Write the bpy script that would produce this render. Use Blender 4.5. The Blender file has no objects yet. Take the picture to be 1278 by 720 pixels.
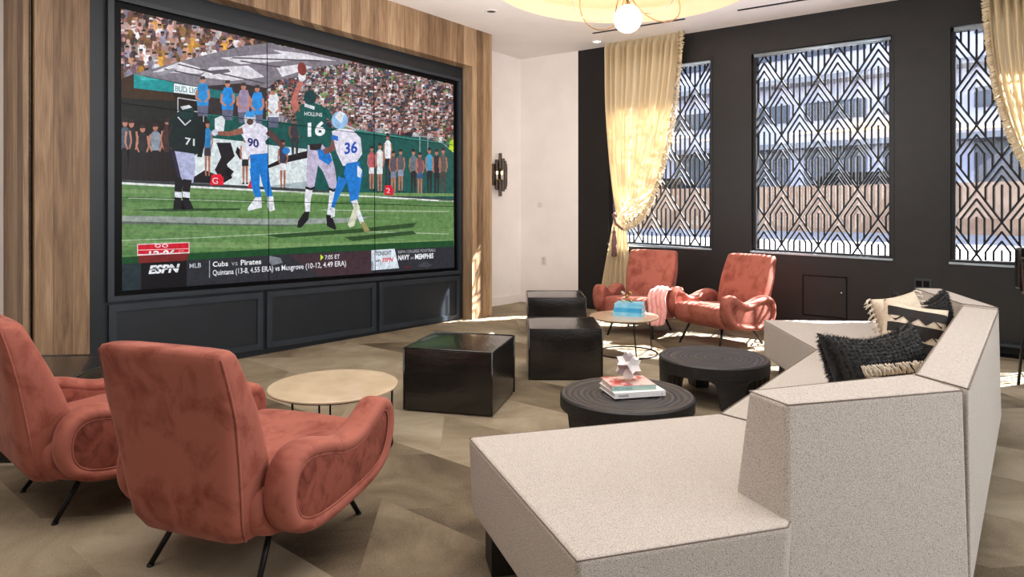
import bpy, bmesh, math, random
from mathutils import Vector, Matrix, noise
random.seed(7)
SC=bpy.context.scene; COL=SC.collection
PI=math.pi
# ---------------------------------------------------------------- measuring
# room frame: a runs along the screen wall, b is the distance in front of the camera's wall-parallel plane
F=828.0; CX=639.0; HZ=262.0; HC=1.35
TH=math.radians(39.64)
TX,TY=math.sin(TH),math.cos(TH)
NX,NY=math.cos(TH),-math.sin(TH)
def R(a,b,z): return Vector((a*TX+b*NX, a*TY+b*NY, z))
def onb(x,y,b):            # point of the vertical plane b=const seen at measured photo position
    dx=(x-CX)/F; dz=(HZ-y)/F; k=b/(dx*NX+NY)
    return Vector((dx*k,k,HC+dz*k))
def KT(a): return -.017*(a-3.92)
def KB(b): return -.017*(b+2.04)
# ---------------------------------------------------------------- materials
def lin(c):
    r=[]
    for v in c:
        v=v/255.0
        r.append(v/12.92 if v<=.04045 else ((v+.055)/1.055)**2.4)
    return (r[0],r[1],r[2],1)
def newmat(name):
    m=bpy.data.materials.new(name); m.use_nodes=True
    nt=m.node_tree; b=nt.nodes['Principled BSDF']; return m,nt,b
def mat(name,c,c2=None,rough=.6,scale=20,metal=0,bump=0,bscale=None,spec=.5,sheen=0,coat=0,stretch=(1,1,1),contrast=(.35,.65),detail=4,emit=None,estr=0,dist=.01):
    m,nt,b=newmat(name); N=nt.nodes; L=nt.links
    b.inputs['Roughness'].default_value=rough; b.inputs['Metallic'].default_value=metal
    b.inputs['Specular IOR Level'].default_value=spec
    b.inputs['Sheen Weight'].default_value=sheen
    b.inputs['Coat Weight'].default_value=coat
    tc=N.new('ShaderNodeTexCoord'); mp=N.new('ShaderNodeMapping'); mp.inputs['Scale'].default_value=stretch
    L.new(tc.outputs['Object'],mp.inputs['Vector'])
    no=N.new('ShaderNodeTexNoise'); no.inputs['Scale'].default_value=scale; no.inputs['Detail'].default_value=detail
    L.new(mp.outputs['Vector'],no.inputs['Vector'])
    cr=N.new('ShaderNodeValToRGB'); cr.color_ramp.elements[0].position=contrast[0]; cr.color_ramp.elements[1].position=contrast[1]
    if c2 is None: c2=tuple(min(255,v*.93) for v in c)
    cr.color_ramp.elements[0].color=lin(c2); cr.color_ramp.elements[1].color=lin(c)
    L.new(no.outputs['Fac'],cr.inputs['Fac']); L.new(cr.outputs['Color'],b.inputs['Base Color'])
    if bump:
        n2=N.new('ShaderNodeTexNoise'); n2.inputs['Scale'].default_value=bscale or scale*4; n2.inputs['Detail'].default_value=3
        L.new(mp.outputs['Vector'],n2.inputs['Vector'])
        bp=N.new('ShaderNodeBump'); bp.inputs['Strength'].default_value=bump; bp.inputs['Distance'].default_value=dist
        L.new(n2.outputs['Fac'],bp.inputs['Height']); L.new(bp.outputs['Normal'],b.inputs['Normal'])
    if emit:
        b.inputs['Emission Color'].default_value=lin(emit); b.inputs['Emission Strength'].default_value=estr
    return m
def mathn(nt,op,a,b=None):
    n=nt.nodes.new('ShaderNodeMath'); n.operation=op
    for i,v in enumerate((a,b)):
        if v is None: continue
        if isinstance(v,(int,float)): n.inputs[i].default_value=v
        else: nt.links.new(v,n.inputs[i])
    return n.outputs[0]
def roomcoords(nt):
    g=nt.nodes.new('ShaderNodeNewGeometry'); s=nt.nodes.new('ShaderNodeSeparateXYZ'); nt.links.new(g.outputs['Position'],s.inputs[0])
    x,y,z=s.outputs
    a=mathn(nt,'ADD',mathn(nt,'MULTIPLY',x,TX),mathn(nt,'MULTIPLY',y,TY))
    b=mathn(nt,'ADD',mathn(nt,'MULTIPLY',x,NX),mathn(nt,'MULTIPLY',y,NY))
    return a,b,z,g
def wood_mat():
    m,nt,bs=newmat('oak_cladding'); N=nt.nodes; L=nt.links
    a,b,z,g=roomcoords(nt)
    s=mathn(nt,'ADD',a,mathn(nt,'MULTIPLY',b,1.0))
    W=.118
    u=mathn(nt,'DIVIDE',s,W); pid=mathn(nt,'FLOOR',u); fr=mathn(nt,'FRACT',u)
    wn=N.new('ShaderNodeTexWhiteNoise'); wn.noise_dimensions='1D'; L.new(pid,wn.inputs['W'])
    cb=N.new('ShaderNodeCombineXYZ')
    L.new(mathn(nt,'MULTIPLY',s,9.0),cb.inputs[0]); L.new(mathn(nt,'MULTIPLY',wn.outputs['Value'],37.0),cb.inputs[1]); L.new(mathn(nt,'MULTIPLY',z,.8),cb.inputs[2])
    n1=N.new('ShaderNodeTexNoise'); n1.inputs['Scale'].default_value=2.2; n1.inputs['Detail'].default_value=5; n1.inputs['Distortion'].default_value=1.1
    L.new(cb.outputs[0],n1.inputs['Vector'])
    cb2=N.new('ShaderNodeCombineXYZ')
    L.new(mathn(nt,'MULTIPLY',s,60.0),cb2.inputs[0]); L.new(mathn(nt,'MULTIPLY',wn.outputs['Value'],11.0),cb2.inputs[1]); L.new(mathn(nt,'MULTIPLY',z,2.0),cb2.inputs[2])
    n2=N.new('ShaderNodeTexNoise'); n2.inputs['Scale'].default_value=2.5; n2.inputs['Detail'].default_value=4
    L.new(cb2.outputs[0],n2.inputs['Vector'])
    f=mathn(nt,'ADD',mathn(nt,'MULTIPLY',n1.outputs['Fac'],.5),mathn(nt,'MULTIPLY',n2.outputs['Fac'],.35))
    f=mathn(nt,'ADD',f,mathn(nt,'MULTIPLY',wn.outputs['Value'],.30))
    cr=N.new('ShaderNodeValToRGB'); e=cr.color_ramp.elements
    e[0].position=.33; e[0].color=lin((92,68,47)); e[1].position=.80; e[1].color=lin((180,152,120))
    x=e.new(.55); x.color=lin((138,109,80))
    L.new(f,cr.inputs['Fac'])
    # thin joint between planks
    j=mathn(nt,'LESS_THAN',fr,.03)
    mx=N.new('ShaderNodeMix'); mx.data_type='RGBA'; L.new(mathn(nt,'MULTIPLY',j,.6),mx.inputs['Factor'])
    L.new(cr.outputs['Color'],mx.inputs['A']); mx.inputs['B'].default_value=lin((60,42,28))
    L.new(mx.outputs['Result'],bs.inputs['Base Color']); bs.inputs['Roughness'].default_value=.55
    return m
def floor_mat():
    m,nt,bs=newmat('carpet_tile'); N=nt.nodes; L=nt.links
    a,b,z,g=roomcoords(nt)
    W=.54; LN=.92
    v=mathn(nt,'DIVIDE',mathn(nt,'ADD',a,.16),W); row=mathn(nt,'FLOOR',v); fv=mathn(nt,'FRACT',v)
    # skewed plank ends make parallelogram tiles
    odd=mathn(nt,'MODULO',mathn(nt,'ABSOLUTE',row),2.0)
    sk=mathn(nt,'MULTIPLY',mathn(nt,'SUBTRACT',mathn(nt,'MULTIPLY',odd,2.0),1.0),fv)
    u=mathn(nt,'ADD',mathn(nt,'DIVIDE',b,LN),mathn(nt,'MULTIPLY',sk,.55))
    u=mathn(nt,'ADD',u,mathn(nt,'MULTIPLY',row,.37))
    colm=mathn(nt,'FLOOR',u)
    cb=N.new('ShaderNodeCombineXYZ'); L.new(row,cb.inputs[0]); L.new(colm,cb.inputs[1])
    wn=N.new('ShaderNodeTexWhiteNoise'); wn.noise_dimensions='3D'; L.new(cb.outputs[0],wn.inputs['Vector'])
    # cloudy stain, different on each tile
    va=N.new('ShaderNodeVectorMath'); va.operation='ADD'; vm=N.new('ShaderNodeVectorMath'); vm.operation='SCALE'; vm.inputs['Scale'].default_value=9
    L.new(wn.outputs['Color'],vm.inputs[0]); L.new(g.outputs['Position'],va.inputs[0]); L.new(vm.outputs[0],va.inputs[1])
    n1=N.new('ShaderNodeTexNoise'); n1.inputs['Scale'].default_value=1.7; n1.inputs['Detail'].default_value=7; n1.inputs['Roughness'].default_value=.6; n1.inputs['Distortion'].default_value=.9
    L.new(va.outputs[0],n1.inputs['Vector'])
    n2=N.new('ShaderNodeTexNoise'); n2.inputs['Scale'].default_value=140; n2.inputs['Detail'].default_value=2
    L.new(g.outputs['Position'],n2.inputs['Vector'])
    f=mathn(nt,'ADD',mathn(nt,'MULTIPLY',wn.outputs['Value'],.34),mathn(nt,'MULTIPLY',n1.outputs['Fac'],.70))
    f=mathn(nt,'ADD',f,mathn(nt,'MULTIPLY',mathn(nt,'SUBTRACT',n2.outputs['Fac'],.5),.28))
    cr=N.new('ShaderNodeValToRGB'); e=cr.color_ramp.elements
    e[0].position=.24; e[0].color=lin((70,59,45)); e[1].position=.78; e[1].color=lin((170,159,138))
    x=e.new(.42); x.color=lin((116,103,83)); x=e.new(.58); x.color=lin((145,132,110))
    L.new(f,cr.inputs['Fac']); L.new(cr.outputs['Color'],bs.inputs['Base Color'])
    bs.inputs['Roughness'].default_value=.75; bs.inputs['Specular IOR Level'].default_value=.25
    bp=N.new('ShaderNodeBump'); bp.inputs['Strength'].default_value=.3; bp.inputs['Distance'].default_value=.003
    L.new(n2.outputs['Fac'],bp.inputs['Height']); L.new(bp.outputs['Normal'],bs.inputs['Normal'])
    return m
def glass_mat():
    m,nt,b=newmat('window_glass'); N=nt.nodes; L=nt.links
    t=N.new('ShaderNodeBsdfTransparent'); t.inputs[0].default_value=(.93,.96,1,1)
    g=N.new('ShaderNodeBsdfGlossy'); g.inputs['Roughness'].default_value=.02
    mx=N.new('ShaderNodeMixShader'); mx.inputs[0].default_value=.05
    L.new(t.outputs[0],mx.inputs[1]); L.new(g.outputs[0],mx.inputs[2]); L.new(mx.outputs[0],N['Material Output'].inputs[0]); return m
def curtain_mat():
    m,nt,b=newmat('curtain_cloth'); N=nt.nodes; L=nt.links
    c=lin((216,198,164))
    d=N.new('ShaderNodeBsdfDiffuse'); d.inputs[0].default_value=c
    t=N.new('ShaderNodeBsdfTranslucent'); t.inputs[0].default_value=lin((244,228,192))
    mx=N.new('ShaderNodeMixShader'); mx.inputs[0].default_value=.36
    L.new(d.outputs[0],mx.inputs[1]); L.new(t.outputs[0],mx.inputs[2]); L.new(mx.outputs[0],N['Material Output'].inputs[0]); return m
def emis(name,c,s):
    m,nt,b=newmat(name); b.inputs['Base Color'].default_value=lin(c)
    b.inputs['Emission Color'].default_value=lin(c); b.inputs['Emission Strength'].default_value=s; return m
def screen_mat():
    m,nt,b=newmat('lit_screen'); N=nt.nodes; L=nt.links
    at=N.new('ShaderNodeVertexColor'); at.layer_name='paint'
    b.inputs['Base Color'].default_value=(.01,.01,.012,1); b.inputs['Roughness'].default_value=.3; b.inputs['Specular IOR Level'].default_value=.12
    tc=N.new('ShaderNodeTexCoord'); no=N.new('ShaderNodeTexNoise'); no.inputs['Scale'].default_value=22; no.inputs['Detail'].default_value=6; no.inputs['Roughness'].default_value=.75
    L.new(tc.outputs['Object'],no.inputs['Vector'])
    mr=N.new('ShaderNodeMapRange'); mr.inputs['From Min'].default_value=.3; mr.inputs['From Max'].default_value=.7; mr.inputs['To Min'].default_value=.55; mr.inputs['To Max'].default_value=1.3; L.new(no.outputs['Fac'],mr.inputs['Value'])
    vm=N.new('ShaderNodeVectorMath'); vm.operation='SCALE'; L.new(at.outputs['Color'],vm.inputs[0]); L.new(mr.outputs[0],vm.inputs['Scale'])
    L.new(vm.outputs[0],b.inputs['Emission Color']); b.inputs['Emission Strength'].default_value=1.05; return m
def vcol_mat(name,rough=.8):
    m,nt,b=newmat(name); at=nt.nodes.new('ShaderNodeVertexColor'); at.layer_name='paint'
    nt.links.new(at.outputs['Color'],b.inputs['Base Color']); b.inputs['Roughness'].default_value=rough; return m
def velvet_mat(name,c,c2,scale=7):
    m,nt,b=newmat(name); N=nt.nodes; L=nt.links
    tc=N.new('ShaderNodeTexCoord')
    n=N.new('ShaderNodeTexNoise'); n.inputs['Scale'].default_value=scale; n.inputs['Detail'].default_value=8; n.inputs['Roughness'].default_value=.6; n.inputs['Distortion'].default_value=.5
    mp=N.new('ShaderNodeMapping'); mp.inputs['Scale'].default_value=(1.2,1.2,1); L.new(tc.outputs['Object'],mp.inputs[0]); L.new(mp.outputs[0],n.inputs['Vector'])
    cr=N.new('ShaderNodeValToRGB'); e=cr.color_ramp.elements
    e[0].position=.30; e[0].color=lin(c2); e[1].position=.54; e[1].color=lin(c)
    L.new(n.outputs['Fac'],cr.inputs['Fac']); L.new(cr.outputs['Color'],b.inputs['Base Color'])
    b.inputs['Roughness'].default_value=.75; b.inputs['Specular IOR Level'].default_value=.2
    b.inputs['Sheen Weight'].default_value=.2; b.inputs['Sheen Roughness'].default_value=.35
    b.inputs['Sheen Tint'].default_value=lin((255,205,190))
    bp=N.new('ShaderNodeBump'); bp.inputs['Strength'].default_value=.15; bp.inputs['Distance'].default_value=.01
    L.new(n.outputs['Fac'],bp.inputs['Height']); L.new(bp.outputs['Normal'],b.inputs['Normal']); return m
def sofa_mat():
    m,nt,b=newmat('boucle_fabric'); N=nt.nodes; L=nt.links
    tc=N.new('ShaderNodeTexCoord')
    n=N.new('ShaderNodeTexNoise'); n.inputs['Scale'].default_value=290; n.inputs['Detail'].default_value=2; n.inputs['Roughness'].default_value=.7; L.new(tc.outputs['Object'],n.inputs['Vector'])
    cr=N.new('ShaderNodeValToRGB'); e=cr.color_ramp.elements
    e[0].position=.30; e[0].color=lin((128,119,110)); e[1].position=.62; e[1].color=lin((203,196,187))
    x=e.new(.44); x.color=lin((178,169,160))
    L.new(n.outputs['Fac'],cr.inputs['Fac']); L.new(cr.outputs['Color'],b.inputs['Base Color'])
    b.inputs['Roughness'].default_value=.9; b.inputs['Specular IOR Level'].default_value=.15; b.inputs['Sheen Weight'].default_value=.1
    bp=N.new('ShaderNodeBump'); bp.inputs['Strength'].default_value=.5; bp.inputs['Distance'].default_value=.004
    L.new(n.outputs['Fac'],bp.inputs['Height']); L.new(bp.outputs['Normal'],b.inputs['Normal']); return m
def ring_mat():
    m,nt,b=newmat('turned_black_wood'); N=nt.nodes; L=nt.links
    tc=N.new('ShaderNodeTexCoord'); w=N.new('ShaderNodeTexWave'); w.wave_type='RINGS'; w.rings_direction='Z'
    w.inputs['Scale'].default_value=9; w.inputs['Distortion'].default_value=2.2; w.inputs['Detail'].default_value=2; w.inputs['Detail Scale'].default_value=1.2
    L.new(tc.outputs['Object'],w.inputs['Vector'])
    cr=N.new('ShaderNodeValToRGB'); e=cr.color_ramp.elements
    e[0].color=lin((26,25,26)); e[1].color=lin((66,63,63)); L.new(w.outputs['Fac'],cr.inputs['Fac']); L.new(cr.outputs['Color'],b.inputs['Base Color'])
    bp=N.new('ShaderNodeBump'); bp.inputs['Strength'].default_value=.45; bp.inputs['Distance'].default_value=.004
    L.new(w.outputs['Fac'],bp.inputs['Height']); L.new(bp.outputs['Normal'],b.inputs['Normal'])
    b.inputs['Roughness'].default_value=.5; return m
M={}
M['wood']=wood_mat(); M['floor']=floor_mat(); M['glass']=glass_mat(); M['curtain']=curtain_mat(); M['screen']=screen_mat()
M['sofa']=sofa_mat(); M['ring']=ring_mat()
M['white']=mat('white_paint',(242,236,232),(237,231,227),.8,3)
M['ceil']=mat('ceiling_paint',(232,226,222),(227,221,217),.85,2)
M['black']=mat('black_paint',(27,26,26),(23,22,23),.48,6,bump=.15,bscale=60,spec=.4)
M['navy']=mat('navy_panel',(22,29,37),(18,25,32),.45,5)
M['navyf']=mat('navy_frame',(40,48,56),(34,42,50),.4,5)
M['bezel']=mat('black_bezel',(5,5,7),(4,4,5),.35,8,spec=.12)
M['blackmetal']=mat('black_metal',(22,21,22),(16,16,17),.4,30,metal=.4)
M['grille']=mat('grille_metal',(16,16,18),(11,11,13),.45,30,metal=.2)
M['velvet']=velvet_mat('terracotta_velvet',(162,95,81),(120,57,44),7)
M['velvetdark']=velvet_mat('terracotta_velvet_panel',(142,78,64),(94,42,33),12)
M['throw']=velvet_mat('pink_throw_cloth',(236,178,172),(214,142,136),9)
M['leather']=mat('black_leather',(24,21,20),(15,13,13),.22,14,bump=.35,bscale=38,spec=.65,dist=.006,coat=.25)
M['marble']=mat('pale_stone_top',(212,188,160),(196,170,142),.25,5,detail=8,coat=.3)
M['wire']=mat('dark_wire',(34,32,32),(24,22,22),.35,30,metal=.8)
M['leg_dark']=mat('dark_plinth',(32,27,24),(24,20,18),.6,20)
M['fur']=mat('black_fur',(17,16,18),(8,8,9),.55,60,bump=.4,bscale=150,sheen=.1)
M['cream']=mat('cream_cloth',(214,198,176),(196,180,158),.85,60,bump=.3,bscale=220,dist=.004)
M['fringe']=mat('cream_fringe',(232,216,184),(214,194,158),.85,90,bump=.4)
M['fringe2']=mat('ivory_tassel_yarn',(226,214,196),(204,190,172),.9,90,bump=.4)
M['brown']=mat('dark_brown_print',(34,28,26),(26,21,20),.85,60)
M['brass']=mat('brass',(200,160,100),(180,140,84),.25,20,metal=1)
M['bronze']=mat('dark_bronze',(74,64,54),(50,42,36),.35,40,metal=.7)
M['nickel']=mat('pale_nickel_wire',(226,208,184),(204,184,158),.25,20,metal=.8)
M['globe']=emis('frosted_globe_lamp',(255,246,236),2.2)
M['bulb']=emis('candle_bulb',(255,214,150),6)
M['dl']=emis('downlight_lens',(255,250,240),3)
M['cove']=mat('cove_band_paint',(244,212,180),(240,206,174),.8,3)
M['dome']=emis('cove_glow_emission',(255,243,222),.78)  # emission stands in for cove light falling on the recess top
M['blue']=mat('blue_book_cloth',(96,186,222),(150,208,232),.5,9)
M['blueb']=mat('bright_blue_book_cloth',(40,150,205),(70,176,220),.5,9)
M['page']=mat('page_edges',(228,224,216),(208,203,194),.8,200)
M['bookw']=mat('white_book_cover',(240,240,240),(232,232,234),.35,9)
M['bookg']=mat('grey_green_book_spine',(168,192,184),(158,182,176),.4,9)
M['bookr']=mat('peony_print_cover',(226,196,190),(186,50,62),.35,16,contrast=(.42,.55))
M['ink']=mat('dark_ink',(40,52,60),(34,44,52),.6,9)
M['teal']=mat('teal_ink',(96,150,150),(86,140,140),.6,9)
M['orn']=mat('grey_white_facets',(226,222,220),(214,208,206),.45,9)
M['ornp']=mat('mauve_facets',(172,162,164),(156,146,150),.45,9)
M['tassel']=mat('mauve_tassel_yarn',(132,98,96),(104,74,74),.85,60,bump=.3)
M['steel']=mat('shade_housing',(176,190,200),(160,174,186),.3,9,metal=.5)
M['tanwall']=mat('tan_masonry',(186,150,120),(160,124,98),.9,3,bump=.2)
M['pave']=mat('street_concrete',(150,150,156),(128,128,134),.9,2)
M['bldg']=mat('pale_facade',(206,202,222),(186,184,206),.8,1)
M['bldgd']=mat('dark_glazing_band',(64,72,92),(44,48,62),.3,1.2)
M['yel']=emis('lit_ceiling_lines',(255,232,170),1.5)
M['plate']=mat('white_plastic_plate',(224,216,210),(218,210,204),.4,9)
M['knob']=mat('chrome_knob',(220,220,220),(200,200,200),.2,9,metal=1)
M['seam']=mat('seam_thread',(134,120,110),(120,107,98),.9,60)
# ---------------------------------------------------------------- mesh helpers
def link(name,me,m,parent=None,kind=None,label=None,cat=None,group=None):
    o=bpy.data.objects.new(name,me); COL.objects.link(o)
    if m is not None and me is not None and hasattr(me,'materials'):
        for k in (m if isinstance(m,(list,tuple)) else [m]): me.materials.append(k)
    if parent is not None: o.parent=parent
    if kind: o['kind']=kind
    if label: o['label']=label
    if cat: o['category']=cat
    if group: o['group']=group
    return o
def obj(name,bm,m,parent=None,smooth=False,recalc=True,**k):
    if recalc: bmesh.ops.recalc_face_normals(bm,faces=bm.faces)
    me=bpy.data.meshes.new(name); 
    if smooth:
        for f in bm.faces: f.smooth=True
    bm.to_mesh(me); bm.free()
    return link(name,me,m,parent,**k)
def thing(name,label,cat,loc=(0,0,0),rz=0,group=None):
    o=bpy.data.objects.new(name,None); COL.objects.link(o); o.empty_display_size=.1
    o.location=loc; o.rotation_euler=(0,0,rz); o['label']=label; o['category']=cat
    if group: o['group']=group
    return o
def bev(o,w=.01,s=3,ang=35):
    md=o.modifiers.new('bevel','BEVEL'); md.width=w; md.segments=s; md.limit_method='ANGLE'; md.angle_limit=math.radians(ang)
    for p in o.data.polygons: p.use_smooth=True
    md.harden_normals=True
    return o
def subs(o,n=2):
    md=o.modifiers.new('smooth','SUBSURF'); md.levels=n; md.render_levels=n
    for p in o.data.polygons: p.use_smooth=True
    return o
def hexa(bm,p):   # 8 corners: 4 bottom, 4 top
    v=[bm.verts.new(q) for q in p]
    for f in ((3,2,1,0),(4,5,6,7),(0,1,5,4),(1,2,6,5),(2,3,7,6),(3,0,4,7)): bm.faces.new([v[i] for i in f])
def box(bm,x0,x1,y0,y1,z0,z1): hexa(bm,[(x0,y0,z0),(x1,y0,z0),(x1,y1,z0),(x0,y1,z0),(x0,y0,z1),(x1,y0,z1),(x1,y1,z1),(x0,y1,z1)])
def rbox(bm,a0,a1,b0,b1,z0,z1,k=None):
    def P(a,b,z):
        return R(a,b,z+(KT(a) if k=='t' else KB(b) if k=='b' else 0))
    hexa(bm,[P(a0,b0,z0),P(a1,b0,z0),P(a1,b1,z0),P(a0,b1,z0),P(a0,b0,z1),P(a1,b0,z1),P(a1,b1,z1),P(a0,b1,z1)])
def prism(bm,bot,top):
    n=len(bot); a=[bm.verts.new(p) for p in bot]; b=[bm.verts.new(p) for p in top]
    bm.faces.new(a[::-1]); bm.faces.new(b)
    for i in range(n): j=(i+1)%n; bm.faces.new((a[i],a[j],b[j],b[i]))
def rprism(bm,pts,z0,z1): prism(bm,[Vector((p[0],p[1],z0)) for p in pts],[Vector((p[0],p[1],z1)) for p in pts])
def lathe(bm,prof,c=(0,0,0),n=48):
    rings=[]
    for r,z in prof:
        if r<=1e-6: rings.append([bm.verts.new((c[0],c[1],c[2]+z))])
        else: rings.append([bm.verts.new((c[0]+r*math.cos(2*PI*i/n),c[1]+r*math.sin(2*PI*i/n),c[2]+z)) for i in range(n)])
    for A,B in zip(rings,rings[1:]):
        for i in range(n):
            j=(i+1)%n
            if len(A)==1 and len(B)==1: continue
            if len(A)==1: bm.faces.new((A[0],B[i],B[j]))
            elif len(B)==1: bm.faces.new((A[i],A[j],B[0]))
            else: bm.faces.new((A[i],A[j],B[j],B[i]))
def tube(bm,pts,r,n=8,closed=False,ry=None,up=None):
    pts=[Vector(p) for p in pts]; m=len(pts); rings=[]
    rr=r if isinstance(r,(list,tuple)) else [r]*m
    prev=None
    for i,p in enumerate(pts):
        if closed: d=pts[(i+1)%m]-pts[i-1]
        else: d=pts[min(i+1,m-1)]-pts[max(i-1,0)]
        d.normalize()
        if up is not None: u=Vector(up)
        elif prev is None: u=Vector((0,0,1)) if abs(d.z)<.9 else Vector((1,0,0))
        else: u=prev
        s=d.cross(u); s.normalize(); u=s.cross(d); u.normalize(); prev=u
        ring=[]
        for k in range(n):
            t=2*PI*k/n; ring.append(bm.verts.new(p+u*math.cos(t)*(ry if ry else rr[i])+s*math.sin(t)*rr[i]))
        rings.append(ring)
    for i in range(m if closed else m-1):
        A=rings[i];B=rings[(i+1)%m]
        for k in range(n): bm.faces.new((A[k],A[(k+1)%n],B[(k+1)%n],B[k]))
    if not closed: bm.faces.new(rings[0][::-1]); bm.faces.new(rings[-1])
def catmull(P,k=6,closed=False):
    P=[Vector(p) for p in P]; n=len(P); out=[]
    for i in range(n if closed else n-1):
        if closed: a,b,c,d=P[i-1],P[i],P[(i+1)%n],P[(i+2)%n]
        else: a,b,c,d=P[max(i-1,0)],P[i],P[i+1],P[min(i+2,n-1)]
        for j in range(k):
            t=j/k; out.append(.5*((2*b)+(c-a)*t+(2*a-5*b+4*c-d)*t*t+(-a+3*b-3*c+d)*t**3))
    if not closed: out.append(P[-1])
    return out
def sphere(bm,c,r,n=16,m=10,sz=1):
    lathe(bm,[(r*math.sin(PI*i/m) if 0<i<m else 0,-r*sz*math.cos(PI*i/m)) for i in range(m+1)],c,n)
def text_mesh(s,bold=0):
    cu=bpy.data.curves.new('t','FONT'); cu.body=s; cu.size=1; cu.offset=bold; cu.resolution_u=3
    o=bpy.data.objects.new('t',cu); COL.objects.link(o)
    dg=bpy.context.evaluated_depsgraph_get(); dg.update()
    me=bpy.data.meshes.new_from_object(o.evaluated_get(dg)); bpy.data.objects.remove(o)
    vs=[v.co.copy() for v in me.vertices]; fs=[tuple(p.vertices) for p in me.polygons]; bpy.data.meshes.remove(me)
    x0=min(v.x for v in vs);x1=max(v.x for v in vs); y0=min(v.y for v in vs);y1=max(v.y for v in vs)
    cap=.73 if y1-y0<.95 else .73
    return [((v.x-x0)/(x1-x0), v.y/cap) for v in vs],fs   # x 0..1, y 0..1 = cap height
# ---------------------------------------------------------------- camera
cam=bpy.data.cameras.new('camera'); co=bpy.data.objects.new('camera',cam); COL.objects.link(co)
co.location=(0,0,HC); co.rotation_euler=(PI/2,0,0); cam.sensor_width=36; cam.lens=36*F/1278
cam.shift_y=-(360-HZ)/1278; cam.clip_start=.05; cam.clip_end=200
SC.camera=co
# ---------------------------------------------------------------- room shell
def cz(x): return 3.572-.026*x
bm=bmesh.new(); 
v=[bm.verts.new(p) for p in ((-9,-4,0),(9.5,-4,0),(9.5,15,0),(-9,15,0))]
# floor polygon follows the room outline
bm.free(); bm=bmesh.new()
fl=[R(-4,-6.35,0),R(7.62,-6.35,0),R(7.9,-5.2,0),R(7.9,6.5,0),R(-4,6.5,0)]
prism(bm,[p+Vector((0,0,-.1)) for p in fl],fl)
obj('floor',bm,M['floor'],kind='structure',label='carpet tiles in mottled taupe and brown parallelograms')
# ceiling with round recess
CC=Vector((1.09,6.48)); CR=1.31
bm=bmesh.new(); n=96
outer=[R(-4,-6.4,0),R(8.2,-6.4,0),R(8.2,6.5,0),R(-4,6.5,0)]
def ray_out(c,ang):
    d=Vector((math.cos(ang),math.sin(ang))); best=None
    for i in range(4):
        p=outer[i].xy; q=outer[(i+1)%4].xy; e=q-p; den=d.x*e.y-d.y*e.x
        if abs(den)<1e-9: continue
        w=p-c; t=(w.x*e.y-w.y*e.x)/den; s=(w.x*d.y-w.y*d.x)/den
        if t>0 and -1e-6<=s<=1+1e-6 and (best is None or t<best): best=t
    return c+d*best
angs=sorted([2*PI*i/n for i in range(n)]+[math.atan2(p.y-CC.y,p.x-CC.x)%(2*PI) for p in outer])
I=[];O=[]
for t in angs:
    x=CC.x+CR*math.cos(t); y=CC.y+CR*math.sin(t); I.append(bm.verts.new((x,y,cz(x))))
    q=ray_out(CC,t); O.append(bm.verts.new((q.x,q.y,cz(q.x))))
for i in range(len(angs)):
    j=(i+1)%len(angs); bm.faces.new((I[i],I[j],O[j],O[i]))
obj('ceiling',bm,M['ceil'],kind='structure',label='white ceiling with a round lit recess')
bm=bmesh.new(); rr=[]
for zz,rad in ((0,CR),(.17,CR),(.17,CR+.14),(.55,CR+.14)):
    rr.append([bm.verts.new((CC.x+rad*math.cos(2*PI*i/n),CC.y+rad*math.sin(2*PI*i/n),cz(CC.x+rad*math.cos(2*PI*i/n))+zz)) for i in range(n)])
for A,B in zip(rr,rr[1:]):
    for i in range(n): bm.faces.new((A[i],A[(i+1)%n],B[(i+1)%n],B[i]))
tr=obj('trim_1',bm,M['cove'],kind='structure',label='peach band lining the round ceiling recess')
bm=bmesh.new(); lathe(bm,[(CR+.20,.39),(CR+.14,.40),(CR*.8,.43),(.5,.44),(0,.44)],(CC.x,CC.y,cz(CC.x)),96)
obj('trim_2',bm,M['dome'],kind='structure',smooth=True,label='cream top of the ceiling recess, cove light put in as emission')
# white walls
bm=bmesh.new(); rbox(bm,-4,1.72,-6.3,-6.12,0,3.75)
obj('wall_left',bm,M['white'],kind='structure',label='white wall left of the oak cladding')
bm=bmesh.new(); rbox(bm,5.9,7.615,-6.3,-6.14,0,3.7)
obj('wall_far',bm,M['white'],kind='structure',label='white wall right of the oak cladding')
bm=bmesh.new(); A=R(7.615,-6.14,0); B=R(7.65,-5.15,0); off=Vector((.08,.16,0))
rprism(bm,[A,B,B+off,A+off],0,3.7)
obj('wall_corner',bm,M['white'],kind='structure',label='angled white wall beside the black wall')
# baseboard
bm=bmesh.new(); rbox(bm,6.35,7.61,-6.14,-6.125,0,.12)
A2=A+Vector((-.006,-.013,0)); B2=B+Vector((-.006,-.013,0)); rprism(bm,[A2,B2,B,A],0,.12)
obj('baseboard_far',bm,M['white'],kind='structure')
# black wall with three window openings
WIN=[(-4.66,-3.237),(-2.752,-1.328),(-.83,.60)]; WZ0,WZ1=.868,3.14
bm=bmesh.new(); b0=-5.15
for (l,r) in WIN:
    rbox(bm,7.65,7.88,b0,l,-.02,3.75); 
    rbox(bm,7.65,7.88,l,r,-.02,WZ0+.0,None); rbox(bm,7.65,7.88,l,r,WZ1,3.75); b0=r
rbox(bm,7.65,7.88,b0,6.5,-.02,3.75)
wr=obj('wall_right',bm,M['black'],kind='structure',label='matte black wall holding the patterned windows')
bm=bmesh.new(); rbox(bm,-4.2,-4,-6.3,6.5,0,3.8); obj('wall_near',bm,M['white'],kind='structure')
bm=bmesh.new(); rbox(bm,-4,7.7,6.5,6.7,0,3.8); obj('wall_behind',bm,M['white'],kind='structure')
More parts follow.
